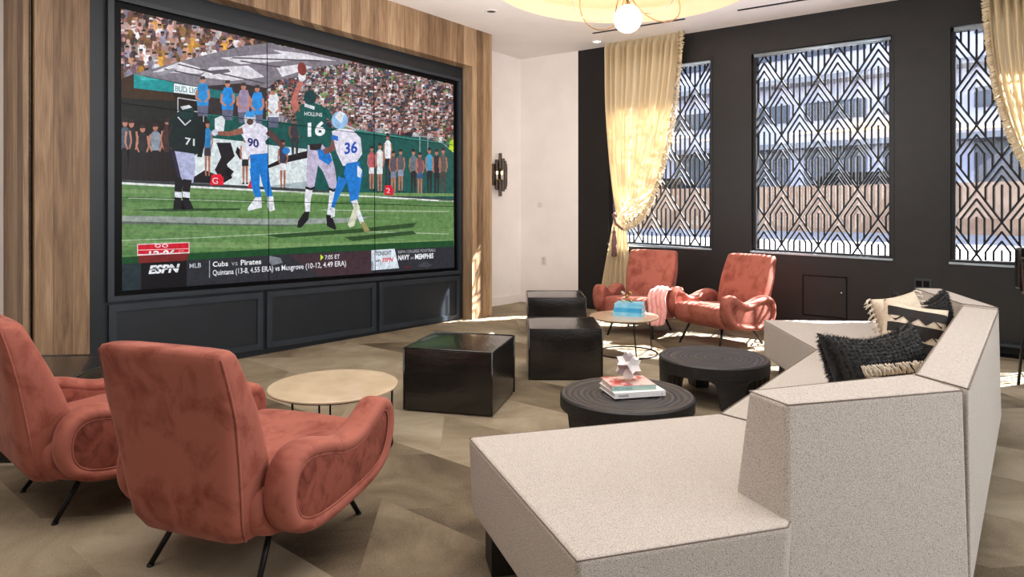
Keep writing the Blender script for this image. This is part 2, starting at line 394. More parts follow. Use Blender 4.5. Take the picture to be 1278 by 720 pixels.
# ---------------------------------------------------------------- windows with lattice
def clip(p,q,x0,x1,y0,y1):
    dx,dy=q[0]-p[0],q[1]-p[1]; t0,t1=0,1
    for pp,qq in ((-dx,p[0]-x0),(dx,x1-p[0]),(-dy,p[1]-y0),(dy,y1-p[1])):
        if abs(pp)<1e-12:
            if qq<0: return None
            continue
        t=qq/pp
        if pp<0: t0=max(t0,t)
        else: t1=min(t1,t)
    if t0>=t1: return None
    return (p[0]+dx*t0,p[1]+dy*t0),(p[0]+dx*t1,p[1]+dy*t1)
def bar(bm,p,q,a,w,dep):
    d=Vector((q[0]-p[0],q[1]-p[1])); 
    if d.length<.012: return
    d.normalize(); e=Vector((-d.y,d.x))*w/2; d=d*w*.3
    c=[(p[0]-e.x-d.x,p[1]-e.y-d.y),(q[0]-e.x+d.x,q[1]-e.y+d.y),(q[0]+e.x+d.x,q[1]+e.y+d.y),(p[0]+e.x-d.x,p[1]+e.y-d.y)]
    hexa(bm,[R(a,x,z+KB(x)) for x,z in c]+[R(a+dep,x,z+KB(x)) for x,z in c])
PW,PH=.196,.309
for wi,((l,r),(ob,oz)) in enumerate(zip(WIN,((-3.493,2.22),(-2.452,2.813),(-.63,2.805)))):
    root=thing('window_%d'%(wi+1),'x','x'); del root['label']; del root['category']; root['kind']='structure'
    root['label']=('window with black diamond lattice, behind the tied cream curtain','middle window with black diamond lattice','window with black diamond lattice, beside the right-hand curtain')[wi]
    bm=bmesh.new(); f=.035
    for (x0,x1,z0,z1) in ((l,l+f,WZ0,WZ1),(r-f,r,WZ0,WZ1),(l,r,WZ0,WZ0+f*.6),(l,r,WZ1-f,WZ1)): rbox(bm,7.70,7.80,x0,x1,z0,z1,'b')
    for (x0,x1,z0,z1) in ((l-.02,l,WZ0-.02,WZ1+.02),(r,r+.02,WZ0-.02,WZ1+.02),(l,r,WZ1,WZ1+.02)): rbox(bm,7.642,7.66,x0,x1,z0,z1,'b')
    obj('window_frame',bm,M['black'],root)
    bm=bmesh.new(); rbox(bm,7.635,7.70,l-.01,r+.01,WZ0-.02,WZ0,'b'); obj('window_sill',bm,M['steel'],root)
    bm=bmesh.new()
    for i in range(2): pass
    tube(bm,[R(7.66,l+.03,WZ1-.03+KB(l)),R(7.66,r-.01,WZ1-.03+KB(r))],.022,12); obj('shade_housing',bm,M['steel'],root,smooth=True)
    x0,x1,z0,z1=l+f,r-f,WZ0+f*.6,WZ1-f
    bm=bmesh.new(); segs=[]
    for i in range(-12,13):
        for j in range(-14,15):
            if (i+j)%2: continue
            tx,tz=ob+i*PW,oz+j*PH          # top apex of one diamond
            bz=tz-2*PH
            segs+=[((tx,tz),(tx-PW,tz-PH)),((tx,tz),(tx+PW,tz-PH))]
            w=PW;h=PH
            for s in (-1,1):
                for q,ap in ((.64,.29),(.32,.58)):
                    jz=tz-ap*h-q*h
                    segs.append(((tx,tz-ap*h),(tx+s*q*w,jz)))
                    segs.append(((tx+s*q*w,jz),(tx+s*q*w,bz+q*h)))
            segs.append(((tx,tz-.86*h),(tx,bz)))
    for p,q in segs:
        c=clip(p,q,x0,x1,z0,z1)
        if c: bar(bm,c[0],c[1],7.76,.0185,.018)
    obj('lattice',bm,M['grille'],root)
    bm=bmesh.new(); rbox(bm,7.82,7.826,l,r,WZ0,WZ1,'b'); obj('glass_pane',bm,M['glass'],root)
# access hatch in the black wall
ht=thing('access_hatch','flush black access hatch low in the black wall, with small round knob','hatch')
bm=bmesh.new()
for (x0,x1,z0,z1) in ((-2.19,-2.182,.20,.64),(-1.752,-1.744,.20,.64),(-2.19,-1.744,.632,.64),(-2.19,-1.744,.20,.208)): rbox(bm,7.640,7.65,x0,x1,z0,z1)
obj('hatch_frame',bm,M['bezel'],ht)
bm=bmesh.new(); rbox(bm,7.645,7.65,-2.18,-1.754,.21,.63); obj('hatch_panel',bm,M['black'],ht)
bm=bmesh.new(); sphere(bm,R(7.635,-1.795,.47),.012); obj('knob',bm,M['knob'],ht,smooth=True)
# outlets
ou=thing('power_outlet','black outlet plate on black wall above the sofa back','outlet')
bm=bmesh.new(); rbox(bm,7.638,7.65,-1.13,-.985,.57,.67); bev(obj('cover_plate',bm,M['navyf'],ou),.003)
bm=bmesh.new(); rbox(bm,7.632,7.64,-1.115,-1.065,.59,.65); rbox(bm,7.632,7.64,-1.05,-1.0,.59,.65); obj('socket',bm,M['bezel'],ou)
def seg2(x):   # point along angled white wall, x 0..1
    return A+(B-A)*x
ou=thing('power_outlet','white outlet plate low on the angled white wall','outlet')
p=seg2(.42)
dd=(B-A).normalized(); nn=Vector((-.45,-.9,0)).normalized(); nn=Vector((dd.y,-dd.x,0)); nn=nn if nn.y<0 else -nn
def wallplate(bm,c,w,h,t0,t1):
    P=[c-dd*w/2+nn*t0,c+dd*w/2+nn*t0,c+dd*w/2+nn*t1,c-dd*w/2+nn*t1]
    hexa(bm,[q+Vector((0,0,-h/2)) for q in P]+[q+Vector((0,0,h/2)) for q in P])
bm=bmesh.new(); wallplate(bm,p+Vector((0,0,.62)),.08,.12,0,.008); obj('cover_plate',bm,M['plate'],ou)
bm=bmesh.new(); wallplate(bm,p+Vector((0,0,.645)),.03,.03,.008,.011); wallplate(bm,p+Vector((0,0,.595)),.03,.03,.008,.011); obj('socket',bm,M['cream'],ou)
bm=bmesh.new(); wallplate(bm,seg2(.35)+Vector((0,0,1.42)),.07,.07,0,.012); obj('wall_sensor',bm,M['plate'],label='small square white sensor plate midway up the angled white wall',cat='sensor')
# rail along the foot of the black wall at right
bm=bmesh.new()
hr=thing('baseboard_heater','low black rail heater along the foot of the black wall','heater')
bm=bmesh.new(); rbox(bm,7.54,7.64,-.62,2.6,.10,.125); obj('top_rail',bm,M['navyf'],hr)
bm=bmesh.new(); rbox(bm,7.56,7.62,-.62,2.6,.0,.022)
for i in range(22): rbox(bm,7.56,7.61,-.60+i*.15,-.59+i*.15,.02,.10)
obj('grille',bm,M['bezel'],hr)
# ---------------------------------------------------------------- outside
bm=bmesh.new(); 
P=[R(8.0,-30,.80),R(60,-30,.80),R(60,30,.80),R(8.0,30,.80)]
prism(bm,[p+Vector((0,0,-.2)) for p in P],P); obj('ground',bm,M['pave'],kind='structure',label='pale street paving outside the windows')
bm=bmesh.new(); rbox(bm,18,18.4,-26,20,.80,1.97)
obj('boundary_wall',bm,M['tanwall'],label='long tan masonry wall across the street',cat='wall')
bd=thing('office_building','pale lilac building with dark window bands across the street','building')
bm=bmesh.new(); rbox(bm,24,30,-40,26,.80,15)
obj('facade',bm,M['bldg'],bd)
for z0,z1 in ((2.0,3.4),(4.4,5.0),(6.6,7.8),(9.6,10.8)):
    for i in range(15):
        bm=bmesh.new(); rbox(bm,23.9,24,-26+i*2.4,-24.1+i*2.4,z0,z1); obj('window',bm,M['bldgd'],bd)
for i in range(26):
    z=random.choice((3.55,3.75,3.95,4.12)); x=random.uniform(-24,8); bm=bmesh.new(); rbox(bm,23.84,23.9,x,x+random.uniform(1,3.2),z,z+.06); obj('light_strip',bm,M['yel'],bd)
for z in (3.42,5.6,8.4,11.3): bm=bmesh.new(); rbox(bm,23.2,24,-40,26,z,z+.18); obj('balcony_ledge',bm,M['pave'],bd)
for i,(x,h) in enumerate(((-19,.5),(-13,.42),(-6.5,.5),(-1,.45))):
    cr=thing('parked_car','dark car parked behind the tan wall, seen through the lattice','car',group='cars parked across the street')
    bm=bmesh.new(); rbox(bm,20,21.7,x,x+4.3,.95,1.9); obj('car_body',bm,M['bldgd'],cr); 
    bm=bmesh.new(); prism(bm,[R(20.1,x+.8,1.9),R(21.6,x+.8,1.9),R(21.6,x+3.6,1.9),R(20.1,x+3.6,1.9)],[R(20.3,x+1.3,2.4),R(21.4,x+1.3,2.4),R(21.4,x+3.1,2.4),R(20.3,x+3.1,2.4)]); obj('car_cabin',bm,M['bezel'],cr)
    for (aa,bb) in ((20.1,x+.8),(20.1,x+3.5),(21.4,x+.8),(21.4,x+3.5)):
        bm=bmesh.new(); tube(bm,[R(aa,bb,1.12),R(aa+.2,bb,1.12)],.32,16); obj('wheel',bm,M['bezel'],cr)
bm=bmesh.new(); rbox(bm,7.95,8.45,-7,6.5,4.5,4.6); obj('sun_block_slab',bm,M['pave'],label='unseen flat slab added above the windows outside to block sun',cat='sun_block_slab')  # unseen slab added to block sun, now set high, clear of the windows
# ---------------------------------------------------------------- oak cladding round the screen
bm=bmesh.new()
FB=-5.58
def tp(a,b,z): return R(a,b,z)
# left column (stands proud, with side return and a shadow gap)
rbox(bm,1.455,1.80,-5.76,FB,0,3.66)
hexa(bm,[R(1.80,-5.76,3.195),R(5.97,-5.76,3.115),R(5.97,FB,3.115),R(1.80,FB,3.195),R(1.80,-5.76,3.70),R(5.97,-5.76,3.63),R(5.97,FB,3.63),R(1.80,FB,3.70)])
rbox(bm,5.97,6.335,-6.14,FB,0,3.66)
obj('wall_cladding',bm,M['wood'],kind='structure',label='vertical oak boards framing the video wall')
bm=bmesh.new(); rbox(bm,1.43,1.46,-6.13,-5.62,0,3.66); obj('trim_3',bm,M['bezel'],kind='structure',label='black shadow gap in the oak corner')
bm=bmesh.new(); rbox(bm,1.40,1.445,-6.13,-5.62,0,3.66); obj('trim_4',bm,M['wood'],kind='structure',label='oak return board at the left corner')
bm=bmesh.new(); rbox(bm,1.81,5.965,-5.585,-5.572,3.1,3.11); bm.free()
# navy backing panel
bm=bmesh.new(); rbox(bm,1.75,5.99,-5.9,-5.745,0,3.3); 
obj('wall_screen_surround',bm,M['navy'],kind='structure',label='dark navy panel recess around the video wall')
# video wall
vw=thing('video_wall','huge lit video wall showing a football game','screen')
SA0,SA1,SZ0,SZ1=2.06,5.785,.677,2.913
bm=bmesh.new(); o1=(1.965,5.90,.60,3.0); i1=(2.01,5.855,.64,2.965)
for (x0,x1,z0,z1) in ((o1[0],i1[0],o1[2],o1[3]),(i1[1],o1[1],o1[2],o1[3]),(i1[0],i1[1],o1[2],i1[2]),(i1[0],i1[1],i1[3],o1[3])): rbox(bm,x0,x1,-5.745,-5.70,z0,z1,'t')
obj('outer_frame',bm,M['navyf'],vw)
bm=bmesh.new(); rbox(bm,i1[0],i1[1],-5.745,-5.734,i1[2],i1[3],'t'); obj('bezel',bm,M['bezel'],vw)
# three speaker-cloth base cabinets
for i,(x0,x1) in enumerate(((1.965,3.285),(3.30,4.605),(4.625,5.90))):
    c=thing('base_cabinet',('navy base cabinet under the left third of the video wall','navy base cabinet under the middle of the video wall','navy base cabinet under the right third of the video wall')[i],'cabinet',group='base cabinets under the video wall')
    bm=bmesh.new(); rbox(bm,x0,x1,-5.745,-5.74,.0,.585,'t'); obj('carcass',bm,M['navy'],c)
    dr=None
    bm=bmesh.new(); g=.012; w=.055
    X0,X1,Z0,Z1=x0+g,x1-g,.045,.575
    for (p0,p1,q0,q1) in ((X0,X0+w,Z0,Z1),(X1-w,X1,Z0,Z1),(X0+w,X1-w,Z0,Z0+w),(X0+w,X1-w,Z1-w,Z1)): rbox(bm,p0,p1,-5.74,-5.715,q0,q1,'t')
    dr=obj('door',bm,M['navyf'],c)
    bm=bmesh.new(); rbox(bm,X0+w,X1-w,-5.74,-5.728,Z0+w,Z1-w,'t'); obj('door_panel',bm,M['navy'],dr)
# ---------------------------------------------------------------- the picture on the screen
BS=-5.733
QD=[(151,10.5+.2285*1),(565.5,10.5+.2285*415.5),(567,363-.0706*415),(152.3,363)]
class Paint:
    def __init__(s): s.V=[];s.Fc=[];s.C=[]
    def poly(s,pts,c,l):
        q=list(pts)
        for k in range(4):                      # keep the picture inside the panel
            (ax,ay),(bx,by)=QD[k],QD[(k+1)%4]; out=[]
            sd=lambda p:(bx-ax)*(p[1]-ay)-(by-ay)*(p[0]-ax)
            for i in range(len(q)):
                p0,p1=q[i-1],q[i]; d0,d1=sd(p0),sd(p1)
                if (d0>=0)!=(d1>=0): t=d0/(d0-d1); out.append((p0[0]+(p1[0]-p0[0])*t,p0[1]+(p1[1]-p0[1])*t))
                if d1>=0: out.append(p1)
            q=out
            if len(q)<3: return
        pts=q
        b=BS+.0012+l*.00006; i0=len(s.V)
        for x,y in pts: s.V.append(onb(x,y,b))
        s.Fc.append(tuple(range(i0,i0+len(pts)))); s.C.append(lin(c))
    def ell(s,cx,cy,rx,ry,c,l,n=12,rot=0):
        s.poly([(cx+rx*math.cos(t)*math.cos(rot)-ry*math.sin(t)*math.sin(rot),cy+rx*math.cos(t)*math.sin(rot)+ry*math.sin(t)*math.cos(rot)) for t in [2*PI*k/n for k in range(n)]],c,l)
    def line(s,p,q,w,c,l,w2=None):
        w2=w if w2 is None else w2
        d=Vector((q[0]-p[0],q[1]-p[1])); d.normalize(); e=Vector((-d.y,d.x))
        s.poly([(p[0]-e.x*w/2,p[1]-e.y*w/2),(q[0]-e.x*w2/2,q[1]-e.y*w2/2),(q[0]+e.x*w2/2,q[1]+e.y*w2/2),(p[0]+e.x*w/2,p[1]+e.y*w/2)],c,l)
    def limb(s,pts,ws,c,l):
        for i in range(len(pts)-1):
            s.line(pts[i],pts[i+1],ws[i],c,l,ws[i+1]); 
            if i: s.ell(pts[i][0],pts[i][1],ws[i]/2,ws[i]/2,c,l+.3,8)
    def text(s,t,p,q,h,c,l,bold=0,slant=0):
        vs,fs=text_mesh(t,bold); b=BS+.0012+l*.00006; i0=len(s.V)
        for x,y in vs:
            s.V.append(onb(p[0]+(q[0]-p[0])*x+slant*y*h,p[1]+(q[1]-p[1])*x-y*h,b))
        for f in fs: s.Fc.append(tuple(i0+k for k in f)); s.C.append(lin(c))
    def build(s,name,m,parent):
        me=bpy.data.meshes.new(name); me.from_pydata([tuple(v) for v in s.V],[],s.Fc)
        at=me.color_attributes.new('paint','FLOAT_COLOR','CORNER')
        for p,c in zip(me.polygons,s.C):
            for k in p.loop_indices: at.data[k].color=c
        return link(name,me,m,parent)
P=Paint()
T0=lambda x: 10.5+.2285*(x-150)            # top edge of picture
B0=lambda x: 363-.0706*(x-152)             # bottom edge
E0=(151,10.7); 
scr=[(151,T0(151)),(565.5,T0(565.5)),(567,B0(567)),(152.3,B0(152.3))]
P.poly(scr,(52,44,46),0)
# crowd
def inscr(x,y): return 152<x<565 and T0(x)+2<y<B0(x)-2
shirts=[(220,220,225),(200,196,205),(60,62,70),(36,36,44),(28,70,70),(20,92,88),(90,80,84),(140,130,140),(168,150,150),(60,80,120),(110,160,90),(40,40,40),(230,228,230),(120,96,100),(150,60,70)]
warm=[(230,180,170),(190,140,110),(120,84,58),(90,62,44),(200,170,160),(232,226,230),(150,110,60),(110,90,110),(160,150,170),(60,50,52),(220,160,60)]
skin=[(176,128,118),(150,104,94),(120,80,72),(92,62,56),(200,156,148)]
rng=random.Random(5)
def person(x,y,s,cols,l):
    c=rng.choice(cols); k=rng.uniform(.75,1.1); c=tuple(min(255,v*k) for v in c)
    P.poly([(x-s*.5,y+s*.35),(x-s*.22,y),(x+s*.22,y),(x+s*.5,y+s*.35),(x+s*.42,y+s*1.3),(x-s*.42,y+s*1.3)],c,l)
    P.ell(x,y-s*.22,s*.24,s*.3,rng.choice(skin),l+.2,7)
    if rng.random()<.6: P.poly([(x-s*.26,y-s*.28),(x-s*.2,y-s*.52),(x+s*.2,y-s*.52),(x+s*.26,y-s*.28)],rng.choice([(30,26,28),(50,40,36),(225,225,228),(24,60,60),(90,66,50)]),l+.4)
    if rng.random()<.4: P.line((x-s*.4,y+s*.4),(x-s*.1+rng.uniform(-.4,.4)*s,y+s*rng.uniform(-.4,.9)),s*.16,rng.choice(skin),l+.5)
    if rng.random()<.3: P.line((x+s*.4,y+s*.4),(x+rng.uniform(.1,.7)*s,y+s*rng.uniform(-.5,.9)),s*.16,rng.choice(skin),l+.5)
for r in range(11):
    for i in range(24):
        x=150+i*8.2+(r%2)*4+rng.uniform(-2.5,2.5); yy=T0(x)-2+r*8.5+rng.uniform(-2,2)
        if x<345 and yy< 88-(x-167)*.22: person(x,yy,10.5,warm,2+r*.8)
for r in range(24):
    y=52+r*5.4
    for i in range(64):
        x=336+i*3.7+rng.uniform(-1.4,1.4); yy=y+rng.uniform(-1.4,1.4)
        s=5.0+r*.15
        if yy>T0(x)-4 and yy<146+.13*(x-340): person(x,yy,s,shirts,2+r*.8)
L=24
# painted tarpaulin over the tunnel
P.poly([(167,92),(240,72.5),(300,58),(334,53.5),(372,61.5),(440,77),(425,80),(395,84),(372,96),(345,100),(334,110),(300,104),(247,108)],(128,122,132),L)
for pts in ([(190,90),(225,77),(260,88),(250,92)],[(262,84),(310,82),(330,96),(290,101),(250,96)],[(275,72),(330,68),(375,66),(420,76),(380,74),(330,78),(300,80)],[(340,62),(372,66),(400,73),(360,70)],[(345,84),(375,80),(390,84),(352,96)]):
    P.poly(pts,(222,218,226),L+1)
for a,b in (((205,86),(250,95)),((222,80),(270,92)),((250,86),(330,104)),((290,72),(400,76)),((300,76),(350,84))): P.line(a,b,1.6,(74,68,76),L+2)
P.poly([(192,92),(216,85),(222,87),(200,95)],(150,146,156),L+3); P.poly([(262,88),(285,86),(288,90),(266,93)],(100,94,104),L+3)
P.poly([(167,92.5),(216,102.5),(216,115.5),(167,110)],(20,150,152),L+3)
P.poly([(170,93.5),(200,100),(176,100)],(60,180,180),L+4)
P.poly([(216,102.5),(248,108.5),(300,117),(300,126),(247,119.5),(216,115.5)],(20,110,112),L+3)
P.poly([(217,104),(247.5,109),(247.5,119.2),(217,115.4)],(240,242,244),L+4)
P.text('BUD LIG',(218.5,113.6),(247,117),7.2,(20,140,150),L+5,.012)
# tunnel
P.poly([(152.3,98),(167,92.5),(167,110),(247,119.5),(258,130),(258,226),(152.3,226)],(30,22,16),L+2)
P.poly([(152.3,98),(167,95),(167,110),(215,116),(222,128),(152.3,128)],(62,42,22),L+2.5)
P.poly([(152,122),(222,126),(222,150),(152,150)],(28,32,26),L+2.7)
for a,b in (((222,122),(254,127)),((222,122),(222,152)),((254,127),(254,152)),((222,138),(254,140))): P.line(a,b,1.3,(190,190,196),L+4)
# teal wall
P.poly([(258,142.5),(340,151),(440,162),(530,172),(566,185),(566,252),(258,232)],(16,84,78),L+2)
P.line((258,142.5),(340,151),1.6,(60,140,130),L+3); P.line((440,162),(566,181),1.6,(60,140,130),L+3)
# row of spectators at rail
for x,c in ((253,(40,140,210)),(284,(30,140,220)),(304,(160,140,170)),(321,(40,140,220)),(341,(225,228,235))):
    y=104+.16*(x-253)
    P.poly([(x-8,y+10),(x-4,y),(x+5,y),(x+8,y+9),(x+7,y+28),(x-7,y+28)],c,L+6); P.poly([(x-7,y+26),(x+7,y+27),(x+6,y+41),(x-6,y+41)],(96,100,124),L+5.5)
    P.ell(x,y-4,3.2,4.4,(186,128,106),L+7); P.poly([(x-3.3,y-5),(x-2.6,y-9),(x+2.6,y-9),(x+3.3,y-5)],(60,50,50),L+8)
    P.limb([(x-7,y+8),(x-8,y+18),(x-2,y+23)],[3,2.6,2.4],(186,128,106),L+8); P.limb([(x+7,y+8),(x+8,y+18),(x+3,y+23)],[3,2.6,2.4],(186,128,106),L+8)
# white banner with black sweeping marks
P.poly([(240,174),(262,172),(300,176),(345,182),(383,186),(384,236),(335,236),(236,229),(232,200)],(216,226,228),L+6)
for pts in ([(270,178),(288,178),(293,195),(283,205),(290,222),(278,229),(268,212),(276,196)],[(240,222),(256,212),(274,220),(262,229),(240,228)],[(284,208),(292,214),(286,222),(280,216)],[(335,206),(360,194),(384,188),(384,197),(352,204),(335,210)],[(296,183),(303,190),(300,200),(294,190)]):
    P.poly(pts,(30,26,30),L+7)
P.poly([(336,232),(384,226),(384,237),(336,238)],(170,186,190),L+7)
# people in front of the boards
def fig(x,y0,y1,top,bot,l,w=8,sk=(186,128,106),bare=False):
    h=y1-y0; P.ell(x,y0+h*.07,w*.26,h*.07,sk,l+1,9); P.poly([(x-w*.28,y0+h*.06),(x-w*.2,y0),(x+w*.2,y0),(x+w*.28,y0+h*.06)],(50,36,32),l+1.4)
    P.poly([(x-w*.5,y0+h*.2),(x-w*.2,y0+h*.14),(x+w*.2,y0+h*.14),(x+w*.5,y0+h*.2),(x+w*.38,y0+h*.5),(x-w*.38,y0+h*.5)],top,l)
    P.limb([(x-w*.48,y0+h*.2),(x-w*.6,y0+h*.38),(x-w*.35,y0+h*.5)],[w*.2,w*.17,w*.14],sk,l+1); P.limb([(x+w*.48,y0+h*.2),(x+w*.6,y0+h*.38),(x+w*.4,y0+h*.5)],[w*.2,w*.17,w*.14],sk,l+1)
    P.poly([(x-w*.4,y0+h*.48),(x+w*.4,y0+h*.48),(x+w*.42,y0+h*.62),(x-w*.42,y0+h*.62)],bot,l+.5)
    lc=sk if bare else bot
    for s in (-1,1): P.limb([(x+s*w*.2,y0+h*.6),(x+s*w*.22,y0+h*.8),(x+s*w*.2,y0+h*.97)],[w*.32,w*.26,w*.18],lc,l+.2); P.ell(x+s*w*.24,y0+h*.98,w*.18,h*.02,(30,28,30),l+.6,6)
for x,y0,top in ((156,148,(80,90,104)),(164,149,(34,34,38)),(178,156,(40,36,40)),(194,154,(140,150,164)),(209,148,(60,52,60))): fig(x,y0,224,top,(30,26,28),L+8,13)
for x,y0,y1,top,bot in ((259,150,222,(40,130,190),(60,50,60)),(306,170,230,(228,228,232),(40,40,44)),(353,174,236,(60,60,80),(230,230,236))): fig(x,y0,y1,top,bot,L+9,10,(170,110,90),True)
P.poly([(268,148),(277,144),(281,150),(279,166),(268,166)],(220,226,230),L+9)
for x,y0,y1,top,bot,bare in ((464,182,238,(190,90,100),(225,220,225),True),(474,178,241,(224,224,226),(228,228,230),True),(484,166,232,(232,234,238),(40,44,50),False),(491,188,242,(90,80,90),(120,130,150),True),(500,186,240,(90,90,96),(140,150,176),True),(516,186,243,(96,110,120),(40,34,36),False),(524,190,243,(120,80,90),(60,90,130),True),(536,184,244,(70,150,190),(34,36,40),False),(545,186,245,(46,44,50),(36,34,38),False),(553,184,246,(96,88,84),(70,64,62),False)):
    fig(x,y0,y1,top,bot,L+8,8.5,(176,118,98),bare)
fig(368,148,196,(60,56,64),(50,50,56),L+9,12,(120,78,62))
for a,b in (((524,170),(545,172)),((524,170),(524,190)),((534,171),(534,190)),((545,172),(566,190))): P.line(a,b,1,(150,170,176),L+6)
P.poly([(562,176),(566,174),(566,190),(560,186)],(190,220,40),L+7)
# sideline and field
P.poly([(152.3,224),(258,229),(384,236),(566,249),(566.3,252.5),(384,241),(152.3,228)],(60,64,66),L+10)
P.poly([(152.3,227.5),(380,239.5),(566,251),(566.6,308),(380,317),(152.3,330)],(96,134,76),L+10)
P.poly([(152.3,227.2),(380,239.2),(566,250.6),(566,252.4),(380,241.6),(152.3,230)],(226,230,226),L+11)
for y,c,t in ((236,(112,146,90),5),(247,(82,120,66),5),(258,(108,142,86),6),(285,(106,140,84),8),(300,(118,150,94),7),(312,(80,118,66),6)):
    P.poly([(152.3,y),(260,y+2),(380,y+3.5),(566,y+5-.1*(y-240)),(566,y+5+t*.7-.1*(y-240)),(380,y+3.5+t),(152.3,y+t)],c,L+11)
P.poly([(152.3,321),(380,308),(566,300),(566.6,308),(380,317),(152.3,330)],(22,74,36),L+12)
for i in range(260):
    x=rng.uniform(156,555); y=rng.uniform(244,306); w=rng.uniform(6,26); k=rng.uniform(-18,18)
    if y<B0(x)-40: P.line((x,y),(min(564,x+w),y+.3),rng.uniform(.5,1.1),(98+k,136+k,80+k),L+12+ i*.005)
P.poly([(152.3,269),(250,271),(335,273),(430,272),(466,270),(430,278),(335,281),(250,279),(152.3,277)],(148,158,150),L+14)
P.poly([(152.3,276),(250,278.5),(380,281),(380,282.5),(250,281),(152.3,279.5)],(92,104,92),L+14.5)
for a,b in (((152,300),(240,297)),((240,297),(420,288)),((420,288),(560,292)),((160,247),(330,252)),((400,262),(560,264))): P.line(a,b,1,(170,190,160),L+14)
for pts in ([(330,293),(440,286),(520,278),(515,284),(440,291),(350,297)],[(430,296),(515,288),(520,292),(440,301)],[(160,262),(215,260),(300,260),(300,262),(215,264)]): P.poly(pts,(44,76,38),L+15)
# pylons
P.poly([(262,231),(264,218),(275,217),(279,222),(279,231)],(220,28,50),L+16); P.text('G',(265,229),(272,229.5),8,(250,220,225),L+17)
P.poly([(309,234),(313,224),(319,226),(318,235)],(214,28,50),L+16)
P.poly([(479,243),(481,231),(488,231),(491,236),(491,244)],(214,28,50),L+16); P.text('2',(482,241),(487,241.3),7,(250,200,210),L+17)
# lineman in dark green, left
g=(14,34,32)
P.poly([(210,152),(222,140),(243,140),(252,150),(255,168),(252,188),(240,196),(222,194),(211,182)],g,L+18)
P.limb([(211,156),(206,172),(208,190)],[10,9,6],(70,46,44),L+18); P.limb([(252,156),(252,176),(249,196)],[9,8,6],(18,24,26),L+19)
P.poly([(215,188),(243,192),(244,210),(241,228),(229,228),(222,212)],(176,180,214),L+18.5); P.poly([(213,188),(218,188),(226,222),(222,222)],(40,36,60),L+19)
for x in (224,234): P.limb([(x,224),(x-2,240),(x-2,250)],[11,9,8],(24,20,24),L+19.5); P.poly([(x-6,239),(x+3,240),(x+3,247),(x-6,246)],(222,226,236),L+20.5); P.poly([(x-7,250),(x+3,250),(x+8,261),(x-8,262)],(22,20,24),L+20)
P.ell(233,140,9.5,9,(14,52,52),L+20); P.limb([(222,146),(231,156),(238,150)],[1.6,1.6,1.6],(210,214,220),L+21); P.poly([(225,133),(236,131),(240,134),(228,137)],(210,214,220),L+21)
P.text('71',(231,180),(243,182),9,(214,220,224),L+21,.02)
# number 90 in white, arms out
w=(226,222,238); bl=(24,120,206)
P.poly([(297,160),(308,153),(324,154),(334,160),(337,170),(331,176),(333,192),(310,195),(306,176)],w,L+18)
P.limb([(303,163),(286,167),(269,166)],[8,6,4.5],(150,94,78),L+19); P.limb([(334,164),(343,172),(353,184)],[8,7,5],(90,60,60),L+19)
P.ell(268,165.5,4,4,(200,210,226),L+20); P.ell(357,188,5,4.5,(40,120,190),L+20)
P.ell(312,148,7.5,8.5,(200,204,214),L+20); P.poly([(306,146),(307,139),(317,139),(318,146)],(60,150,220),L+20.5); P.ell(312,152,4.2,4,(90,60,56),L+21); P.limb([(306,152),(312,160),(319,152)],[1.5,1.5,1.5],(230,230,236),L+22)
P.text('90',(309,182),(323,184),10.5,(28,40,110),L+20,.03)
P.poly([(312,193),(334,191),(335,214),(322,216),(313,216)],bl,L+19)
P.limb([(318,210),(319,232),(323,248)],[13,10,7],bl,L+19.5); P.limb([(329,210),(332,228),(337,246)],[12,10,7],bl,L+20)
P.poly([(319,246),(326,246),(327,259),(310,263),(309,260)],(226,228,236),L+21); P.poly([(334,245),(341,245),(343,262),(337,264),(334,258)],(226,228,236),L+21)
# receiver in green, number 16, leaping
g=(16,84,78)
P.poly([(369,140),(376,130),(392,128),(404,133),(408,142),(406,168),(401,180),(378,181),(371,160)],g,L+22)
P.limb([(371,140),(367,126),(371,112),(377,98)],[9,8,6,5],(190,110,98),L+22); P.limb([(404,136),(412,146),(418,152)],[9,7,5],g,L+22)
P.ell(387,121,8,9,(10,60,62),L+24); P.poly([(380,129),(393,133),(392,137),(380,133)],(220,224,228),L+25)
P.ell(377,95,5,7,(226,226,230),L+23); P.ell(377,86,5.5,8.5,(130,50,44),L+24,14,-.2)
P.text('HOLLINS',(380,144),(402,145.5),4.8,(230,234,236),L+24,.01)
P.text('16',(384,170),(406,168),17,(240,242,246),L+24,.035)
P.poly([(384,181),(402,180),(413,192),(418,210),(421,234),(412,236),(403,214),(397,206),(392,235),(382,235),(383,205)],(190,180,206),L+22); P.poly([(386,180),(402,179),(400,188),(387,187)],(40,34,36),L+23)
P.limb([(386,234),(384,250),(384,264)],[9,7.5,6],(230,230,238),L+23); P.limb([(416,236),(414,252),(411,268)],[9,7.5,6],(230,230,238),L+23)
P.limb([(381,234),(388,236),(393,234)],[3,3,3],(30,28,32),L+24); P.limb([(410,235),(416,238),(422,236)],[3,3,3],(30,28,32),L+24)
P.poly([(380,264),(386,264),(385,274),(376,284),(371,284),(372,276)],(24,24,28),L+24); P.poly([(407,268),(414,269),(420,285),(418,287),(408,282)],(24,24,28),L+24)
